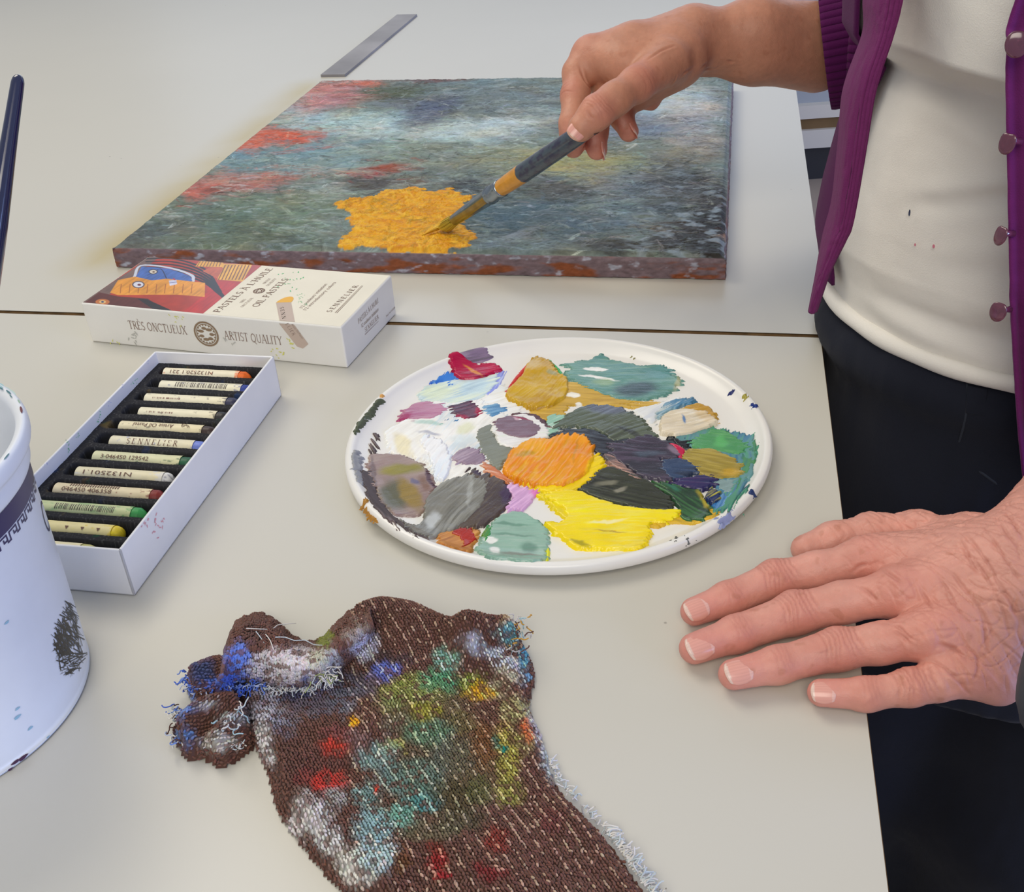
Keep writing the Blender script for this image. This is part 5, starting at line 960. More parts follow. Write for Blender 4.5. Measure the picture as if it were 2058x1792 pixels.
# ------------------------------------------------------------------ person
person = thing('person', 'person in purple cardigan, white shirt and black trousers painting with the right hand', 'person', V(.39, .64, -.75))
M_skin = mat('skin', attr=True, rough=.46, spec=.4, sss=.12, bump=(1400, .35, .0004))
M_nail = mat('fingernail', attr=True, rough=.22, spec=.5)
def joints_disp(v, n, J, seed=0):
    """skin creases across the back of each joint: (centre, finger direction, dorsal direction, radius, amplitude, offsets)"""
    disp = np.zeros(len(v)); dark = np.zeros(len(v)); red = np.zeros(len(v))
    for k, (c, a, up, r, amp, offs) in enumerate(J):
        rel = v-c; m = np.linalg.norm(rel, axis=1) < r*2.6+max(abs(o) for o in offs); q = rel[m]; a = unit(a); up = unit(up-a*(up@a)); lt_ = np.cross(a, up)
        s = q@a; w = q@lt_; u = q@up; side = sstep(-.2, .55, u/(np.hypot(u, w)+1e-6)); wn = .0012*fbm(q[:, 0]*260+k, q[:, 1]*260, q[:, 2]*260+seed, 3)
        bow = np.zeros(len(s)); g = np.zeros(len(s))
        for j, o in enumerate(offs):
            bow = (w*w)/r*.22*np.sign(o if abs(o) > 1e-5 else 1); wd = .00042+.00018*((j*7+k*3) % 4)/3; fade = np.exp(-(w/(r*(.75+.25*((j*5+k) % 3)/2)))**4)
            g += np.exp(-((s-o+bow*(-1)+wn)/wd)**2)*fade*(.7+.3*((j*3+k) % 3)/2)
        fall = np.exp(-(s/(max(abs(o) for o in offs)+.004))**6)
        disp[m] += (-amp*np.minimum(g, 1.3)+amp*.55*np.exp(-(s/(r*.55))**2))*side*fall; dark[m] = np.maximum(dark[m], np.minimum(g, 1)*side*fall*min(1, amp/.0005)); red[m] = np.maximum(red[m], np.exp(-(s/(r*1.1))**2)*side)
    return disp, dark, red
def skin_colour(v, base, dark, red, tips, seed=0):
    n1 = fbm(v[:, 0]*70, v[:, 1]*70, v[:, 2]*70+seed, 4); n2 = fbm(v[:, 0]*260, v[:, 1]*260, v[:, 2]*260+seed, 3)
    c = np.broadcast_to(lin(base), (len(v), 3)).copy(); c = c*(1+.16*n1+.10*n2)[:, None]
    c = c+(lin((206, 128, 112))-c)*(np.clip(red, 0, 1)*.42)[:, None]; c = c+(lin((150, 74, 62))-c)*(np.clip(dark, 0, 1)*.30)[:, None]
    for p, r in tips: c = c+(lin((214, 132, 124))-c)*(.55*np.exp(-(np.linalg.norm(v-p, axis=1)/r)**2))[:, None]
    sp = sstep(.36, .5, fbm(v[:, 0]*150, v[:, 1]*150, v[:, 2]*150+seed+4, 2)); c = c+(lin((176, 112, 84))-c)*(sp*.35)[:, None]
    return np.clip(c, .01, .9)
def crease_lines(v, n, lines, amp=.00045, w=.0007):
    amp *= .75
    """wrinkles drawn as polylines on the skin"""
    g = np.zeros(len(v))
    for pts in lines:
        P = catmull(pts, 6); NP = len(P)-1; d = np.full(len(v), 9.); lo, hi = P.min(0)-.006, P.max(0)+.006; m = ((v > lo) & (v < hi)).all(1); q = v[m]; dd = np.full(len(q), 9.); tp = np.zeros(len(q))
        for i_, (a, b) in enumerate(zip(P[:-1], P[1:])):
            e = b-a; t = np.clip(((q-a)@e)/(e@e+1e-12), 0, 1); d_ = np.linalg.norm(q-a-t[:, None]*e, axis=1); tp = np.where(d_ < dd, (i_+t)/NP, tp); dd = np.minimum(dd, d_)
        fd_ = np.sin(np.pi*np.clip(tp, 0, 1))**.8; g[m] = np.maximum(g[m], np.exp(-(dd/w)**2)*fd_); g[m] -= .45*np.exp(-((dd-w*2.2)/(w*1.2))**2)*(g[m] < .3)*fd_
    return -amp*g, np.clip(g, 0, 1)
def on_surface(F_, px, D0=.35, D1=1.1):
    """first skin point seen through picture position px"""
    d = ray(*px); t = np.arange(D0, D1, .0004); P = CAM+t[:, None]*d; i = ((P-F_.lo)/F_.h).astype(int); ok = ((i >= 0) & (i < F_.n-1)).all(1); val = np.full(len(t), 1.)
    val[ok] = F_.v[tuple(i[ok].T)]; k = np.argmax(val < 0); return P[k] if val[k] < 0 else None
def nail(c, a, up, w, L_, R_, tipc=(226, 196, 182), name='fingernail'):
    """curved nail plate: centre, direction to the tip, outward direction"""
    a = unit(a); up = unit(up-a*(up@a)); lt_ = np.cross(a, up); nu, nv = 26, 22; v, cs = [], []
    for i in range(nu):
        s = -1+2*i/(nu-1)
        for j in range(nv):
            t = -1+2*j/(nv-1); ss = s; hw = w*(1-.10*abs(s)**3)*(1 if abs(s) < .999 else .98); e = 1-abs(t)**2.6*.22; x = t*w*math.sqrt(1-.36*s*s); y = ss*L_*math.sqrt(1-.40*t*t)
            z = math.sqrt(max(R_*R_-x*x, 0))-R_-.25*(y*y)/R_*.35; z -= .0006*(max(abs(s), abs(t)) > .93)
            v.append(c+a*y+lt_*x+up*z); q = lin((224, 162, 148)) if y < L_*(.74-.10*t*t) else lin(tipc); q = q if y > -L_*.62 else lin((228, 180, 170)); cs.append(q*(1+.05*math.sin(t*40)))
    return tag(mesh(name, np.array(v), gridfaces(nu, nv), M_nail, person, np.clip(np.array(cs), 0, .9)), 'pale fingernail')

# ---- left hand, resting on the table edge
def zz(px, z): return at(px[0], px[1], z)
Z5 = lambda x, y: (1340+x/2.866, 980+y/2.866)
idx = [zz(Z5(160,712),.0078), zz(Z5(352,640),.0088), zz(Z5(625,528),.0112), zz(Z5(860,478),.0150), zz(Z5(1150,415),.0200)]
mid = [zz(Z5(160,925),.0080), zz(Z5(400,842),.0092), zz(Z5(735,722),.0118), zz(Z5(1010,660),.0165), zz(Z5(1350,600),.0235)]
rng_ = [zz(Z5(385,1075),.0080), zz(Z5(640,1020),.0090), zz(Z5(985,930),.0115), zz(Z5(1230,895),.0150), zz(Z5(1500,850),.0205)]
pin = [zz(Z5(890,1180),.0070), zz(Z5(1150,1190),.0078), zz(Z5(1400,1150),.0092), zz(Z5(1560,1115),.0105), zz(Z5(1720,1060),.0125)]
thb = [zz(Z5(800,352),.0080), zz(Z5(960,300),.0095), zz(Z5(1180,262),.0110), zz(Z5(1450,250),.0130), zz(Z5(1750,330),.0180)]
wr = zz(Z5(2060,560), .030); fa = wr+V(.055, .040, .018); elbow = V(.44, .50, .20)
FL = Field(np.min([idx[0], pin[0], thb[0], pin[-1]], axis=0)-V(.016, .030, .022), V(.330, .47, .085), .00062)
fing = FL.blank()
rr = {'i': (.0066,.0076,.0088,.0086,.0094), 'm': (.0069,.0079,.0092,.0090,.0100), 'r': (.0066,.0077,.0088,.0086,.0096), 'p': (.0058,.0066,.0074,.0078,.0086), 't': (.0072,.0084,.0096,.0098,.0120)}
for P_, R_ in ((idx, rr['i']), (mid, rr['m']), (rng_, rr['r']), (pin, rr['p'])):
    t_ = FL.blank(); t_.chain(P_, R_, .004); fing.merge(t_, .0007)
pal = FL.blank()
wrs = [wr+V(-.002, .012, .002), wr+V(.0, .0, .0), wr+V(.004, -.016, -.004)]
pal.cone(idx[-1], wr+V(-.004, .016, .002), .0112, .0165, .010); pal.cone(mid[-1], wr+V(-.004, .006, .004), .0115, .0165, .010); pal.cone(rng_[-1], wr+V(-.002, -.006, .0), .0108, .0150, .010); pal.cone(pin[-1], wr+V(-.004, -.013, -.004), .0098, .0155, .010)
pal.cone(pin[-1]+V(.012, -.004, -.002), wr+V(-.006, -.013, -.008), .0105, .0145, .008)
pal.cone(thb[-1], wr+V(-.010, .016, -.004), .0140, .0180, .010); pal.cone(idx[-1]+V(.01, .006, -.003), thb[-1], .0090, .0130, .010)
for a, b in ((.016, .0), (.006, .001), (-.006, .0), (-.013, -.002)): pal.cone(wr+V(-.004, a, b), fa+V(0, a*.9, b), .0170, .0220, .010)
pal.cone(fa, fa+V(.06, .04, .04), .030, .034, .012)
tt_ = FL.blank(); tt_.chain(thb, rr['t'], .005); pal.merge(tt_, .004)
FL.v[:] = fing.v; FL.merge(pal, .0055)
vL, fL = FL.mesh(); nL = normals(vL, fL)
J = []
for P_, R_, sgn in ((idx, rr['i'], 1), (mid, rr['m'], 1), (rng_, rr['r'], 1), (pin, rr['p'], 1)):
    up = unit(CAM-P_[2])*.55+V(0, 0, .75)
    J.append((P_[1], P_[2]-P_[0], up, R_[1], .00030, (-.0016, 0, .0017, .0036))); J.append((P_[2], P_[3]-P_[1], up, R_[2], .00055, (-.0062, -.0042, -.0022, -.0004, .0014, .0032, .0054, .0078)))
    J.append((P_[4], P_[4]-P_[3], V(0, 0, 1)*.8+unit(CAM-P_[4])*.5, R_[4]*1.2, .00010, (-.004, .0, .004)))
dj, dk, rd_ = joints_disp(vL, nL, J)
S5 = lambda *L: [p for p in (on_surface(FL, Z5(*q)) for q in L) if p is not None]
WL = [S5((1500,440),(1600,560),(1680,700),(1780,820)), S5((1570,540),(1640,660),(1700,760)), S5((1240,770),(1330,800),(1400,860),(1480,890)), S5((1420,990),(1560,1010),(1650,1080),(1720,1160),(1760,1200)),
      S5((1690,900),(1780,960),(1790,1060),(1750,1120)), S5((1700,230),(1790,350),(1870,470),(1930,590),(2000,700)), S5((1810,200),(1900,330),(1980,450),(2050,560)), S5((1890,150),(1960,260),(2045,370)), S5((1750,580),(1800,690),(1860,800),(1880,880)),
      S5((1810,700),(1830,800),(1840,880),(1850,960)), S5((1860,560),(1930,690),(1960,800),(1975,860)), S5((1230,470),(1300,510),(1370,560)), S5((1640,480),(1720,580),(1790,680)), S5((1900,520),(1980,660),(2030,780)), S5((1750,380),(1830,500),(1900,620)),
      S5((1060,490),(1110,450),(1170,435)), S5((1300,820),(1380,870),(1420,960)), S5((1560,900),(1660,930),(1740,1010)), S5((1600,1050),(1680,1100),(1730,1180)), S5((1680,280),(1740,400),(1800,500)), S5((1450,560),(1500,650),(1540,700)), S5((1100,560),(1180,620),(1220,680)), S5((1950,130),(2010,220),(2055,290))]
WL = [w for w in WL if len(w) > 1 and np.linalg.norm(np.diff(w, axis=0), axis=1).max() < .03]
dc, dg = crease_lines(vL, nL, WL, .0009, .0008)
back = sstep(.0, .5, nL[:, 2])*sstep(mid[-1][0]-.035, mid[-1][0]+.02, vL[:, 0]); wave = fbm(vL[:, 0]*190+vL[:, 1]*90, vL[:, 1]*60, vL[:, 2]*40, 4)
vL = vL+nL*(dj+dc+back*(.0008*wave-.0006*np.exp(-(noise(vL[:, 0]*210+vL[:, 1]*120, vL[:, 1]*60-vL[:, 0]*30, vL[:, 2]*40)/.10)**2)-.0004*np.exp(-(noise(vL[:, 0]*90-vL[:, 1]*60, vL[:, 1]*200, vL[:, 2]*90+4)/.07)**2))+.00012*fbm(vL[:, 0]*500, vL[:, 1]*500, vL[:, 2]*500, 2))[:, None]
cL = skin_colour(vL, (216, 154, 138), np.maximum(dk, dg), rd_, [(idx[0], .012), (mid[0], .013), (rng_[0], .012), (pin[0], .010)])

# ---- right hand, holding the brush
Z4 = lambda x, y: (1080+x/3.2156, y/3.2156)
def q4(x, y, D): return atd(*Z4(x, y), D)
tip_b = at(884, 462, .0215)
ferr_b = None
hb = q4(255, 880, .722)                                     # where the thumb presses the handle
bd = unit(hb-tip_b)
ti = [q4(240, 900, .738), q4(225, 800, .742), q4(245, 620, .752), q4(260, 470, .760), q4(345, 345, .762)]
th = [q4(285, 825, .708), q4(385, 725, .708), q4(500, 640, .712), q4(640, 545, .722), q4(850, 400, .742)]
mi = [q4(385, 965, .744), q4(375, 860, .750), q4(420, 700, .760), q4(470, 520, .775), q4(500, 350, .778)]
ri = [q4(590, 850, .756), q4(545, 760, .764), q4(520, 640, .775), q4(560, 480, .785), q4(640, 330, .784)]
pi_ = [q4(735, 655, .776), q4(690, 630, .780), q4(640, 570, .786), q4(680, 430, .792), q4(760, 320, .788)]
low = [q4(235, 955, .748), q4(215, 880, .746)]
WR = q4(1040, 280, .772); FA1 = q4(1400, 260, .782); FA2 = q4(1820, 300, .800)
FRr = Field(V(.030, .668, .080), V(.310, .885, .228), .00078); fg = FRr.blank()
for P_, R_ in ((ti, (.0078,.0084,.0094,.0100,.0110)), (mi, (.0072,.0080,.0088,.0092,.0105)), (ri, (.0070,.0078,.0086,.0090,.0100)), (pi_, (.0064,.0070,.0076,.0084,.0095))):
    t_ = FRr.blank(); t_.chain(P_, R_, .005); fg.merge(t_, .001)
fg.chain(low, (.0070, .0076), .004)
pm = FRr.blank()
pm.cone(ti[-1], WR+V(-.006, -.004, .008), .0120, .0150, .012); pm.cone(mi[-1], WR+V(-.004, .006, .008), .0125, .0160, .012); pm.cone(ri[-1], WR+V(-.004, .010, .0), .0120, .0160, .012); pm.cone(pi_[-1], WR+V(-.004, .012, -.008), .0110, .0150, .012)
pm.cone(q4(560, 420, .750), q4(900, 330, .756), .0170, .0180, .012); pm.cone(q4(690, 500, .748), q4(930, 380, .758), .0150, .0170, .012); pm.cone(q4(640, 620, .765), q4(860, 450, .768), .0105, .0150, .010)
pm.cone(q4(380, 500, .772), q4(600, 560, .766), .0105, .0125, .008); pm.cone(q4(330, 420, .768), q4(520, 420, .768), .0110, .0140, .010); pm.cone(q4(420, 400, .757), q4(620, 300, .760), .0125, .0150, .010)
pm.cone(WR+V(0, 0, .0035), FA1+V(0, 0, .005), .0172, .0225, .012); pm.cone(WR+V(0, .004, -.004), FA1+V(0, .004, -.008), .0165, .0225, .012)
pm.cone(FA1+V(0, 0, .005), FA2+V(0, 0, .005), .0225, .0265, .012); pm.cone(FA1+V(0, .004, -.007), FA2+V(0, .006, -.008), .0225, .0265, .012)
tm_ = FRr.blank(); tm_.chain(th, (.0090,.0104,.0104,.0112,.0155), .006); pm.merge(tm_, .005)
FRr.v[:] = fg.v; FRr.merge(pm, .006)
vR, fR = FRr.mesh(); nR = normals(vR, fR)
S4 = lambda *L: [p for p in (on_surface(FRr, Z4(*q)) for q in L) if p is not None]
J2 = [(th[1], th[2]-th[0], unit(CAM-th[1])+V(0, 0, .3), .0098, .00045, (-.004, -.002, 0, .0022, .0045)), (th[3], th[4]-th[2], unit(CAM-th[3]), .012, .0002, (-.004, 0, .004)), (ti[2], ti[3]-ti[1], V(-1, -.3, .3), .0098, .00035, (-.003, 0, .003))]
dj2, dk2, rd2 = joints_disp(vR, nR, J2, 5)
WR_ = [S4((320,470),(350,530),(400,570)), S4((265,400),(290,480),(330,550),(380,580)), S4((1000,500),(1080,420),(1250,395),(1330,400)), S4((920,500),(960,460),(1010,430)), S4((850,560),(880,520),(900,480)), S4((480,470),(460,520),(420,570)), S4((320,710),(340,750),(375,770)), S4((700,390),(800,330),(900,290)), S4((1040,470),(1120,440),(1180,430))]
WR_ = [w for w in WR_ if len(w) > 1 and np.linalg.norm(np.diff(w, axis=0), axis=1).max() < .03]
dc2, dg2 = crease_lines(vR, nR, WR_, .0008, .0009)
vR = vR+nR*(dj2+dc2+.0003*fbm(vR[:, 0]*120, vR[:, 1]*120, vR[:, 2]*120, 4)+.0001*fbm(vR[:, 0]*500, vR[:, 1]*500, vR[:, 2]*500, 2))[:, None]
cR = skin_colour(vR, (196, 138, 112), np.maximum(dk2, dg2), rd2, [(ti[-1], .012), (ti[0], .012), (mi[0], .012), (ri[0], .012), (pi_[0], .010)], 9)  # base darker than the left hand's: shade painted into the skin colour

# ---- rest of the body, coarser, under the clothes
FB = Field(V(.12, .40, -.76), V(.80, 1.0, .80), .006)
BC = V(.393, .64, 0)
def bp(x, y, z): return BC+V(x, y, z)
FB.cone(bp(-.02, .02, .06), bp(.02, .02, .06), .12, .12, .03); FB.cone(bp(-.03, .02, .02), bp(.04, .01, .34), .115, .12, .04); FB.cone(bp(-.1, .03, .46), bp(.13, .02, .46), .06, .06, .05); FB.cone(bp(.01, .03, .46), bp(.01, .02, .60), .055, .05, .04)
FB.cone(bp(-.11, .04, .45), V(.350, .830, .19), .046, .038, .03); FB.cone(V(.350, .830, .19), FA2+V(.004, .004, 0), .038, .026, .02)
FB.cone(bp(.15, .02, .45), elbow+V(.07, .03, .0), .044, .038, .03); FB.cone(elbow+V(.07, .03, .0), fa+V(.05, .034, .03), .037, .029, .02)
for sx in (-1, 1): FB.cone(bp(.06*sx, 0, -.02), V(.385+.062*sx, .655-.035*sx, -.36), .07, .045, .04); FB.cone(V(.385+.062*sx, .655-.035*sx, -.36), V(.385+.062*sx, .665-.04*sx, -.70), .045, .036, .03)
vB, fB = FB.mesh(); nB = len(vB)
parts_v = np.concatenate([vL, vR, vB]); parts_f = np.concatenate([fL, fR+len(vL), fB+len(vL)+len(vR)]); cB = np.broadcast_to(lin((202, 142, 120)), (nB, 3))
body = mesh('body', parts_v, parts_f, M_skin, person, np.concatenate([cL, cR, cB]))

# ---- nails
for P_, R_, w, ctr in ((idx, rr['i'], .0054, Z5(176, 690)), (mid, rr['m'], .0059, Z5(196, 905)), (rng_, rr['r'], .0056, Z5(418, 1048)), (pin, rr['p'], .0047, Z5(905, 1172))):
    s = on_surface(FL, ctr)
    if s is not None:
        a = unit(P_[0]-P_[1]); ax_ = P_[1]+a*((s-P_[1])@a); up = unit(s-ax_) if (s-P_[0])@a < 0 else unit(s-P_[0]); up = unit(up+V(0, 0, .25)); nail(s+up*.00045, a, up, w, w*1.12, R_[0]*1.15)
s = on_surface(FRr, Z4(262, 835))
if s is not None: a = unit(th[0]-th[1]); up = unit(s-th[0]-a*((s-th[0])@a)); nail(s+up*.0002, a+V(0, 0, -.1), up, .0062, .0070, .0098, (204, 160, 138))
s = on_surface(FRr, Z4(432, 975))
if s is not None: a = unit(mi[0]-mi[1]); nail(s+V(.0006, 0, 0), a, V(1, -.2, .0), .0050, .0065, .0080)
s = on_surface(FRr, Z4(628, 840))
if s is not None: a = unit(ri[0]-ri[1]); nail(s+V(.0006, 0, 0), a, V(1, -.2, .3), .0048, .0060, .0078)

# ---- white shirt
def prof_interp(z, tab): t = np.array(tab); return [np.interp(z, t[:, 0], t[:, k]) for k in range(1, t.shape[1])]
TAB = [(.030,.1745,.1555,.393,.640),(.040,.1745,.1545,.393,.640),(.055,.176,.1515,.393,.640),(.075,.181,.149,.393,.640),(.097,.179,.146,.393,.640),(.128,.174,.143,.394,.641),(.150,.170,.140,.395,.642),(.168,.165,.137,.395,.643),(.180,.160,.134,.396,.645),(.184,.162,.136,.395,.645),(.190,.170,.140,.394,.643),(.200,.176,.144,.393,.642),(.24,.180,.150,.393,.640),(.32,.178,.140,.395,.645),(.42,.185,.105,.40,.655),(.49,.15,.085,.40,.66),(.53,.075,.07,.40,.66)]
nz, na = 230, 260; Zs = np.linspace(.034, .53, nz); As = np.linspace(0, 2*np.pi, na, endpoint=False); ZZ, AA = np.meshgrid(Zs, As, indexing='ij')
a_, b_, cx_, cy_ = prof_interp(ZZ, TAB)
front = np.clip(-np.sin(AA), 0, 1)
bust = .034*np.exp(-((AA-math.radians(232))/.38)**2)+.018*np.exp(-((AA-math.radians(308))/.38)**2); bz = sstep(.190, .201, ZZ)*(1-sstep(.26, .36, ZZ))
def wr_(x0, z0, x1, z1, w, h):      # soft diagonal fold between two points on the shirt (angle in degrees, height)
    A0, A1 = math.radians(x0), math.radians(x1); ex, ez = (A1-A0)*.16, z1-z0; px, pz = (AA-A0)*.16, ZZ-z0; t = np.clip((px*ex+pz*ez)/(ex*ex+ez*ez), 0, 1); d = np.hypot(px-t*ex, pz-t*ez); return h*np.exp(-(d/w)**2)*np.sin(np.pi*np.clip(t*.8+.1, 0, 1))
fold = wr_(205, .118, 245, .150, .006, -.0032)+wr_(205, .124, 245, .158, .006, .0022)+wr_(225, .060, 262, .082, .008, -.0028)+wr_(220, .068, 262, .092, .007, .0020)+wr_(195, .050, 235, .040, .007, .0030)+wr_(200, .060, 240, .054, .005, -.0020)+wr_(215, .090, 258, .105, .007, -.0018)+wr_(200, .168, 232, .150, .006, .0016)
rad = 1+.0035*fbm(np.cos(AA)*6, np.sin(AA)*6, ZZ*22, 3)/.16*.16
X = cx_+(a_*rad+fold+bust*bz*1.0+.0018*fbm(np.cos(AA)*5, np.sin(AA)*5, ZZ*26, 3)+.00025*fbm(np.cos(AA)*70, np.sin(AA)*70, ZZ*260, 3))*np.cos(AA); Y = cy_+(b_*rad+fold+bust*bz+.0018*fbm(np.cos(AA)*5, np.sin(AA)*5, ZZ*26, 3))*np.sin(AA)
M_shirt = mat('white_jersey', (231, 228, 221), rough=.85, spec=.15, var=(14, .03), bump=(1300, .35, .0006)); M_shirt.node_tree.nodes['Principled BSDF'].inputs['Sheen Weight'].default_value = .2
shirt = mesh('shirt', np.stack([X, Y, ZZ], -1).reshape(-1, 3), gridfaces(nz, na, cv=True)[:, ::-1], M_shirt, person)
hemA = np.linspace(0, 2*np.pi, 140, endpoint=False); hp = []
for a in hemA:
    z = .0335+.0012*math.sin(a*3); hp.append(V(.393+(.1765+.001*math.sin(5*a))*math.cos(a), .640+(.1575)*math.sin(a), z))
hp = np.array(hp+[hp[0], hp[1]]); v, f = tube(hp, .0052*(1+.06*np.sin(np.arange(len(hp))*.9)), 14, False); hem = mesh('rolled_hem', v, f, M_shirt, person); hem.parent = shirt; hem.location = (0, 0, 0)
sm_m = []
for (x, y, r), c in ((((610, 955), 0, 0) if False else (1834, 426, .0016), (50, 60, 90)), ((1845, 490, .0007), (220, 130, 150)), ((1882, 493, .0009), (220, 130, 150)), ((1941, 116, .0005), (150, 110, 100))):
    P0 = None; d = ray(x, y)
    for t in np.arange(.4, .9, .0005):
        p = CAM+d*t; aa = prof_interp(p[2], TAB)
        if ((p[0]-aa[2])/(aa[0]+.001))**2+((p[1]-aa[3])/(aa[1]+.001))**2 < 1: P0 = p; break
    if P0 is not None:
        n = unit(V(P0[0]-.393, P0[1]-.64, 0)); e = unit(np.cross(n, V(0, 0, 1))); sx = .5 if y == 426 else 1
        sm_m.append((np.array([P0+n*.0022+e*r*sx*math.cos(t)+V(0, 0, 1)*r*1.3*math.sin(t) for t in np.linspace(0, 6.28, 10)[:-1]]), [tuple(range(9))], lin(c)))
v, f, c = join(sm_m); o = tag(mesh('paint_spot', v, f, mat('spot', attr=True, rough=.6), person, c, smooth=False), 'tiny paint spots on the shirt'); o.parent = shirt; o.location = (0, 0, 0)

# ---- trousers
FT = Field(V(.13, .44, -.745), V(.70, .86, .055), .0045)
def slab(F_, fn):
    X, Y, Z = F_.ax[0][:, None, None], F_.ax[1][None, :, None], F_.ax[2][None, None, :]; return fn(X, Y, Z).astype(np.float32)
def hips(X, Y, Z):
    z = [-.30, -.20, -.12, -.06, -.008, .004, .014, .034, .05]; a = np.interp(Z, z, [.168, .174, .176, .176, .176, .183, .183, .173, .163]); b = np.interp(Z, z, [.128, .138, .148, .152, .154, .155, .155, .152, .140]); q = np.sqrt(((X-.393)/a)**2+((Y-.640)/b)**2)
    d = (q-1)*.15; d = np.maximum(d, Z-.040); return np.maximum(d, -.24-Z)
dH = slab(FT, hips); dH += (.0035*fbm(FT.ax[0][:, None, None]*14, FT.ax[1][None, :, None]*14, FT.ax[2][None, None, :]*9, 2)).astype(np.float32)
FT.v = np.minimum(FT.v, dH)
FT.cone(V(.315, .68, -.18), V(.318, .70, -.45), .094, .080, .03); FT.cone(V(.318, .70, -.45), V(.320, .72, -.72), .080, .068, .03)
FT.cone(V(.455, .625, -.16), V(.440, .620, -.45), .112, .098, .03); FT.cone(V(.440, .620, -.45), V(.440, .63, -.72), .098, .070, .03)
vT, fT = FT.mesh(); nT = normals(vT, fT)
fd = .0022*np.abs(fbm(vT[:, 0]*34, vT[:, 1]*34, vT[:, 2]*11, 3))+.0010*fbm(vT[:, 0]*70, vT[:, 1]*70, vT[:, 2]*26, 2); vT = vT+nT*fd[:, None]
M_tr = mat('black_cotton', (32, 35, 46), rough=.88, spec=.12, var=(9, .18), bump=(1600, .3, .0005)); M_tr.node_tree.nodes['Principled BSDF'].inputs['Sheen Weight'].default_value = .06
trs = mesh('trousers', vT, fT, M_tr, person)
def trp(x, y, lift=.0015):
    i = on_surface(FT, (x, y)); n = unit(CAM-i); return i+n*lift
def strip3(P, w, m, name, label, th=.0006):
    v, f = tube(catmull(P, 6), w, 8); o = mesh(name, v, f, m, person); o.parent = trs; o.location = (0, 0, 0); return tag(o, label)
M_seam = mat('trouser_seam', (40, 46, 58), rough=.85)
strip3([trp(1925, 905, .002), trp(1945, 925, .002), trp(1975, 950, .002), trp(2010, 975, .002), trp(2050, 1003, .002)], .0012, M_seam, 'pocket_seam', 'curved pocket edge')
strip3([trp(1944, 770, .002), trp(1942, 830, .002), trp(1930, 880, .002), trp(1922, 905, .002)], .0008, M_seam, 'side_seam', 'side seam')
bl = [trp(1944, 775, .003), trp(1985, 782, .003), trp(1980, 838, .003), trp(1940, 830, .003)]
o = mesh('belt_loop', bl+[p+unit(CAM-p)*.0016 for p in bl], [(4, 5, 6, 7), (0, 1, 5, 4), (1, 2, 6, 5), (2, 3, 7, 6), (3, 0, 4, 7)], M_tr, person); o.parent = trs; o.location = (0, 0, 0); bevel(o, .0006, 2)
M_shoe = mat('shoe_leather', (30, 28, 28), rough=.5)
for x, y in ((.320, .70), (.440, .61)):
    FS = Field(V(x-.06, y-.18, -.752), V(x+.06, y+.09, -.64), .005); FS.cone(V(x, y+.03, -.715), V(x, y-.10, -.725), .038, .030, .02); FS.cone(V(x, y+.02, -.70), V(x, y+.02, -.66), .042, .045, .02)
    FS.v = np.maximum(FS.v, (-.7495-FS.ax[2][None, None, :]).astype(np.float32)+0*FS.v); v, f = FS.mesh(); mesh('shoe', v, f, M_shoe, person)

# ---- purple cardigan
M_card_ = mat('purple_knit', attr=True, rough=.9, spec=.12, bump=(1500, .45, .0008)); M_card_.node_tree.nodes['Principled BSDF'].inputs['Sheen Weight'].default_value = .06
PUR = (112, 44, 96); PUR2 = (84, 24, 78)
cg = None
def cloth_strip(name, Lp, Rp, bulge, nrm, ns=60, nt=200, rib=None, label=None, parent=None, fold=.0015, base=PUR, thick=.0022, ribs=(.72, 1.0, 4)):
    Lc, Rc = catmull(Lp, 12), catmull(Rp, 12); ti_ = np.linspace(0, 1, nt); res = lambda C: np.stack([np.interp(ti_, np.linspace(0, 1, len(C)), C[:, k]) for k in range(3)], -1)
    Lc, Rc = res(Lc), res(Rc); s = np.linspace(0, 1, ns); P = Lc[:, None]*(1-s)[None, :, None]+Rc[:, None]*s[None, :, None]
    T_, S_2 = np.meshgrid(ti_, s, indexing='ij'); n = unit(nrm); h = bulge*np.sin(np.pi*S_2)+fold*fbm(S_2*3, T_*6, len(name), 3)+.0006*fbm(S_2*9, T_*40, 4, 2)
    r0, r1, nr = ribs; w = sstep(r0-.02, r0+.02, S_2)*(1-sstep(r1-.02, r1+.02, S_2)); h = h+w*.0012*np.cos((S_2-r0)/(r1-r0)*nr*2*np.pi)
    if rib is not None: h = h+sstep(rib, rib+.02, T_)*.0011*np.cos(S_2*2*np.pi*16)
    P = P+h[..., None]*n; c = lin(base)*(1+.10*fbm(S_2*20, T_*80, 8, 3)+.12*np.cos((S_2-r0)/(r1-r0)*nr*2*np.pi)*w)[..., None]
    o = tag(mesh(name, P.reshape(-1, 3), gridfaces(nt, ns), M_card_, person, np.clip(c.reshape(-1, 3), 0.002, .9)), label)
    so = o.modifiers.new('thickness', 'SOLIDIFY'); so.thickness = thick; so.offset = 0
    if parent is not None:
        o.parent = parent; o.location = (0, 0, 0)
    return o
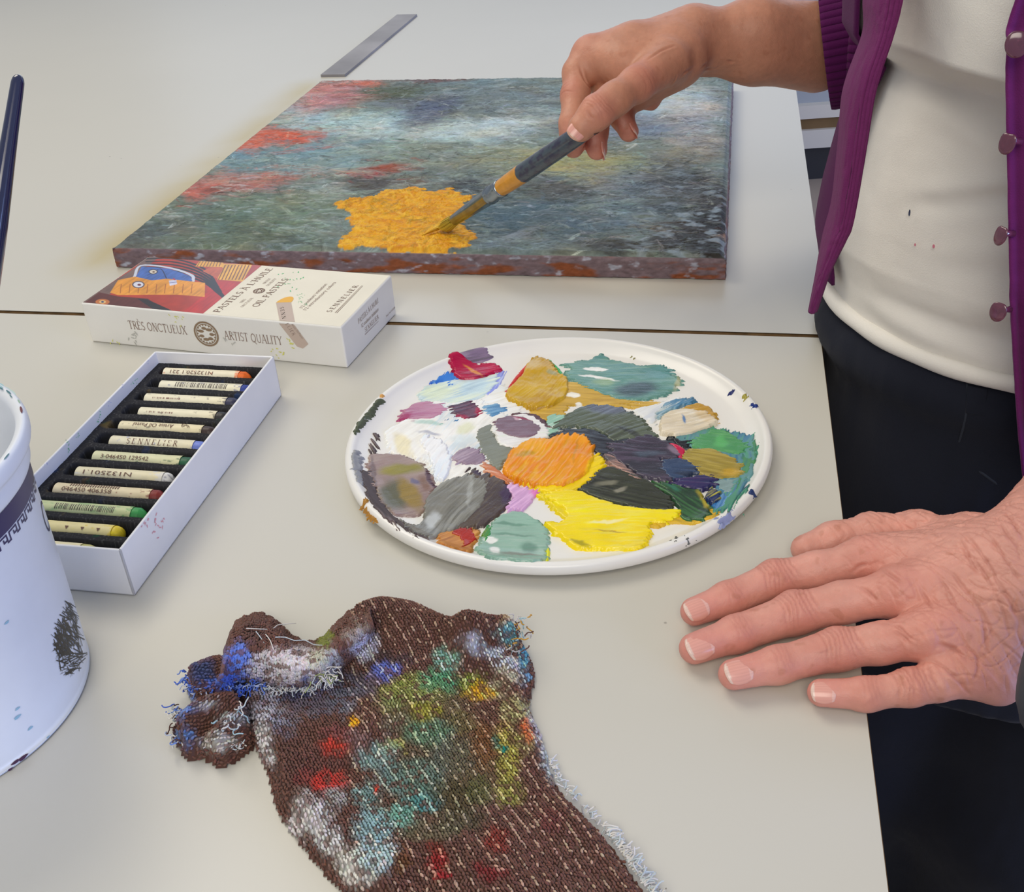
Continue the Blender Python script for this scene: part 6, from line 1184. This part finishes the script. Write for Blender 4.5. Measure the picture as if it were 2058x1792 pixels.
# back and side shell, open at the front
angs = np.radians(np.linspace(-62, 184, 120)); zsh = np.linspace(.048, .50, 90); AA2, ZZ2 = np.meshgrid(angs, zsh, indexing='ij'); a_, b_, cx_, cy_ = prof_interp(np.clip(ZZ2, .03, .5), TAB)
off = .007+.013*sstep(3.0, 1.2, AA2)+.002*fbm(np.cos(AA2)*5, np.sin(AA2)*5, ZZ2*10, 2); X = cx_+(a_+off)*np.cos(AA2); Y = cy_+(b_+off)*np.sin(AA2)
cardigan = mesh('cardigan', np.stack([X, Y, ZZ2], -1).reshape(-1, 3), gridfaces(120, 90), M_card_, person, np.broadcast_to(lin(PUR2), (120*90, 3))); so = cardigan.modifiers.new('thickness', 'SOLIDIFY'); so.thickness = .002
tag(cardigan, 'purple knitted cardigan, worn open')
Lc = [aty(1850, -700, .66), aty(1768, -220, .615), aty(1745, -80, .603)]+[aty(x, y, Y) for x, y, Y in ((1738,0,.600),(1736,67,.598),(1698,178,.594),(1687,290,.590),(1674,402,.588),(1656,473,.586),(1640,560,.584),(1630,612,.584))]
Rc = [aty(1930, -700, .60), aty(1848, -220, .572), aty(1824, -80, .567)]+[aty(x, y, Y) for x, y, Y in ((1814,0,.566),(1792,80,.566),(1761,178,.566),(1738,312,.566),(1714,446,.566),(1700,482,.566),(1668,545,.568),(1640,625,.572))]
cloth_strip('front_panel', Lc, Rc, .009, V(-.45, -.85, .1), label='right front panel of the cardigan', parent=cardigan, ribs=(.70, 1.0, 3), fold=.0022)
# panel on the viewer's right
E1 = [V(.300, .53, .50), V(.245, .475, .34)]+[aty(x, y, Y) for x, y, Y in ((2038,0,.500),(2022,89,.495),(2020,223,.492),(2025,446,.486),(2028,602,.484),(2034,720,.484),(2042,850,.484),(2056,990,.486))]
E2 = [p+V(.17, -.012, 0) for p in E1]; E2[0] = V(.42, .50, .50)
pan2 = cloth_strip('front_panel', E1, E2, .016, V(0, -1, .1), label='left front panel of the cardigan with buttons', parent=cardigan, ribs=(.0, .16, 3), rib=.66, base=(104, 36, 96), ns=150, fold=.002)
E3 = [V(.56, .80, z) for z in np.linspace(.5, 0, len(E2))]; cloth_strip('side_panel', E2, E3, .05, V(1, -.6, 0), parent=cardigan, ribs=(0, .01, 1), fold=.002)
M_but = mat('pink_button', (128, 70, 92), rough=.12, spec=.6, trans=.55, coat=.5)
def button(px, Y, r, ang, squash, heart):
    c = aty(*px, Y); n = unit(V(math.cos(ang), math.sin(ang), .25)); e1 = unit(np.cross(n, V(0, 0, 1))); e2 = np.cross(e1, n); v = []; nr_, na_ = 9, 30
    for i in range(nr_*2-1):
        k = i/(nr_*2-2); ph = math.pi*k
        for j in range(na_):
            t = 2*math.pi*j/na_; q = r*math.sin(ph)*(1-heart*.35*max(0, math.cos(t))**6+heart*.12*math.cos(2*t)); v.append(c+e2*q*math.cos(t)+e1*q*math.sin(t)*.92+n*(math.cos(ph)*r*squash+.35*squash*q*q/r))
    o = mesh('button', np.array(v), gridfaces(nr_*2-1, na_, cv=True), M_but, person); o.parent = cardigan; o.location = (0, 0, 0)
    v, f = tube([c, c+V(.003, .001, 0), c+V(.007, .003, -.001)], [.0016, .0012, .0018], 10); s_ = mesh('button_shank', v, f, M_but, person); s_.parent = cardigan; s_.location = (0, 0, 0)
button((2044, 88), .482, .0058, math.radians(255), .30, .3); button((2026, 286), .482, .0050, math.radians(215), .30, 1.); button((2013, 472), .480, .0048, math.radians(195), .30, .8); button((2007, 625), .478, .0050, math.radians(220), .30, .6)
# sleeve and ribbed cuff
r_ = unit(ray(1662, 94)); Dv = unit(unit(_R2-r_*(_R2@r_))+_U2*.22-r_*.10); ax0 = atd(1668, 94, .797); ax1 = V(.350, .830, .190); ax2 = bp(-.085, .05, .475)
d0 = unit(ax1-ax0); pth = catmull([ax0-Dv*.003, ax0+Dv*.02, ax0+Dv*.045, ax1, ax1+V(-.015, -.03, .12), ax2], 14); n_ = len(pth); T_, A3, B3 = frames(pth); th_ = np.linspace(0, 2*np.pi, 288, endpoint=False); kk = np.arange(n_)/(n_-1)
R_s = np.interp(kk, [0, .03, .18, .2, .5, 1], [.0385, .0390, .0395, .044, .052, .066]); w = (kk < .19)
rib_ = .0011*np.cos(np.linspace(0, n_-1, n_)*2.4)*w
pth2 = np.stack([np.interp(np.linspace(0, n_-1, 240), np.arange(n_), pth[:, k]) for k in range(3)], -1); T_, A3, B3 = frames(pth2); kk = np.linspace(0, 1, 240); R_s = np.interp(kk, [0, .02, .24, .26, .5, 1], [.0415, .0420, .0425, .046, .056, .078]); dist = np.r_[0, np.cumsum(np.linalg.norm(np.diff(pth2, axis=0), axis=1))]
v = pth2[:, None]+(R_s[:, None]*(1+.02*np.sin(3*th_))[None]+.0007*np.cos(th_*52)[None]*(dist < .055)[:, None])[..., None]*(A3[:, None]*np.cos(th_)[None, :, None]+B3[:, None]*np.sin(th_)[None, :, None])
c = np.broadcast_to(lin(PUR2), v.shape)*(1+.25*np.cos(th_*52)[None]*(dist < .055)[:, None])[..., None]
o = tag(mesh('sleeve', v.reshape(-1, 3), gridfaces(240, 288, cv=True), M_card_, person, c.reshape(-1, 3)), 'right sleeve with ribbed cuff'); so = o.modifiers.new('thickness', 'SOLIDIFY'); so.thickness = .003; so.offset = -1; o.parent = cardigan; o.location = (0, 0, 0)
ls = [fa+V(.060, .042, .030), elbow+V(.06, .03, 0), elbow+V(.09, .05, .08), bp(.12, .02, .47)]
v, f = tube(catmull(ls, 10), np.interp(np.linspace(0, 1, 31), [0, .4, 1], [.044, .052, .080]), 48, False); o = tag(mesh('sleeve', v, f, M_card_, person, np.broadcast_to(lin(PUR2), (len(v), 3))), 'left sleeve'); o.parent = cardigan; o.location = (0, 0, 0)

# ------------------------------------------------------------------ brush in the right hand
brush = thing('paint_brush', 'thick artist brush with orange-smeared handle held over the yellow paint', 'paint brush', tip_b)
def ob(s): return tip_b+bd*s
# distances along the brush measured in the picture
def along(x, y):
    d = ray(x, y); n = np.cross(bd, d); A_ = np.array([bd, -d]).T; sol = np.linalg.lstsq(A_, CAM-tip_b, rcond=None)[0]; return sol[0]
s_f0, s_f1, s_f2, s_o, s_end = along(916, 443), along(985, 392), along(1008, 378), along(1052, 350), along(1196, 256)
M_hand = mat('brush_handle_paint', attr=True, rough=.25, spec=.5, coat=.4)
ss = np.linspace(s_f2, s_end, 160); nr_ = 40; tt2 = np.linspace(0, 2*np.pi, nr_, endpoint=False); RR = np.interp(ss, [s_f2, s_f2+.01, s_o, s_o+.03, s_end], [.0062, .0066, .0070, .0068, .0062])
pt = np.array([ob(s) for s in ss]); T_, A3, B3 = frames(pt); v = pt[:, None]+(RR[:, None]*(1+.02*fbm(ss[:, None]*200, np.cos(tt2)[None]*2, 3)))[..., None]*(A3[:, None]*np.cos(tt2)[None, :, None]+B3[:, None]*np.sin(tt2)[None, :, None])
SS_, TT_ = np.meshgrid(ss, tt2, indexing='ij'); n = fbm(SS_*160, np.cos(TT_)*2, np.sin(TT_)*2, 4); isy = sstep(.0004, -.0004, SS_-s_o-.0012*n); c = lin((58, 72, 84))+(lin((40, 38, 66))-lin((58, 72, 84)))*sstep(-.1, .3, n)[..., None]; c = c+(lin((214, 146, 26))*(1+.3*n)[..., None]-c)*isy[..., None]
mesh('handle', v.reshape(-1, 3), gridfaces(160, nr_, cv=True), M_hand, brush, np.clip(c, .003, .9).reshape(-1, 3))
sf = np.array([s_f0-.006, s_f0, (s_f0+s_f1)/2, s_f1-.002, s_f1, s_f1+.0015, s_f1+.003, s_f1+.0045, s_f2-.002, s_f2, s_f2+.0008]); rf = np.array([.0040, .0046, .0056, .0064, .0070, .0064, .0070, .0064, .0069, .0070, .0064])
v, f = tube(np.array([ob(s) for s in sf]), rf, 40); ferr = mesh('ferrule', v, f, mat('ferrule_metal', (150, 160, 168), rough=.22, metal=1, var=(120, .2)), brush)
# bristles: a flattened tuft bending onto the canvas
tuft = []; bb0 = ob(s_f0+.002); lat = unit(np.cross(bd, V(0, 0, 1))); end = at(856, 470, .0222)
RB = np.random.default_rng(9)
for k in range(420):
    a, r = RB.uniform(0, 6.28), math.sqrt(RB.uniform(0, 1)); off = lat*math.cos(a)*r+np.cross(bd, lat)*math.sin(a)*r
    p0 = bb0+off*.0042; p1 = tip_b+bd*.010+off*.0050; p2 = tip_b+bd*.004+lat*math.cos(a)*r*.0068+V(0, 0, .0022+.002*math.sin(a)*r); p3 = (tip_b*.35+end*.65)+lat*math.cos(a)*r*.0062+V(0, 0, .0004+.0008*RB.random()); p4 = end+lat*math.cos(a)*r*.0040+unit(end-tip_b)*RB.uniform(-.003, .001)
    P = catmull([p0, p1, p2, p3, p4], 3); q = RB.uniform(.8, 1.15); col = np.array([lin((190, 168, 60))*q*(1-t)+lin((232, 182, 34))*q*t for t in np.clip(np.linspace(-.2, 1.6, len(P)), 0, 1)])
    v, f = tube(P, .00034, 4, False); tuft.append((v, f, np.repeat(col, 4, axis=0)))
v, f, c = join(tuft); tag(mesh('bristles', v, f, mat('wet_bristles', attr=True, rough=.4), brush, c), 'bristles loaded with yellow paint')

# ------------------------------------------------------------------ dark padded chair back at the frame's edge
cb = thing('chair', 'dark grey padded chair back just entering beside the wrist', 'chair', V(.31, .24, -.75))
M_ch = mat('charcoal_pad', (70, 74, 82), rough=.6, bump=(900, .2, .0005)); M_chm = mat('chair_metal', (60, 62, 66), rough=.35, metal=.7)
pc_ = atd(2046, 1285, .37)+_R2*.0358; nn_ = unit(V(-.1, 1, .15)); e1_ = unit(np.cross(nn_, V(0, 0, 1))); e2_ = np.cross(e1_, nn_)
FC = Field(pc_-V(.14, .05, .14), pc_+V(.14, .05, .14), .004)
X, Y, Z = FC.ax[0][:, None, None]-pc_[0], FC.ax[1][None, :, None]-pc_[1], FC.ax[2][None, None, :]-pc_[2]
hq = X*nn_[0]+Y*nn_[1]+Z*nn_[2]; ea = (X*e1_[0]+Y*e1_[1]+Z*e1_[2])/.033; eb = (X*e2_[0]+Y*e2_[1]+Z*e2_[2])/.064; rq = np.sqrt(ea*ea+eb*eb+1e-9); dq = np.hypot(np.maximum((rq-1)*.033+.010, 0), hq)-.010; FC.v = dq.astype(np.float32)
v, f = FC.mesh(); mesh('backrest', v, f, M_ch, cb)
sc_ = V(pc_[0], pc_[1]-.20, -.30); v, f = box(sc_-V(.03, .17, 0), V(1, 0, 0), V(0, 1, 0), .38, .36, -.32, -.285); bevel(mesh('seat', v, f, M_ch, cb), .014, 4)
v, f = tube(catmull([pc_-nn_*.012-V(0, 0, .03), pc_-V(0, .02, .15), V(pc_[0], pc_[1]-.03, -.30), V(pc_[0], pc_[1]-.12, -.325)], 8), .011, 12); mesh('back_support', v, f, M_chm, cb)
for sx in (-.16, .16):
    for sy in (-.14, .14):
        v, f = tube([sc_+V(sx*.9+.16, sy*.9, -.015), V(sc_[0]+.16+sx*1.05, sc_[1]+sy*1.05, -.749)], .010, 12); mesh('leg', v, f, M_chm, cb)
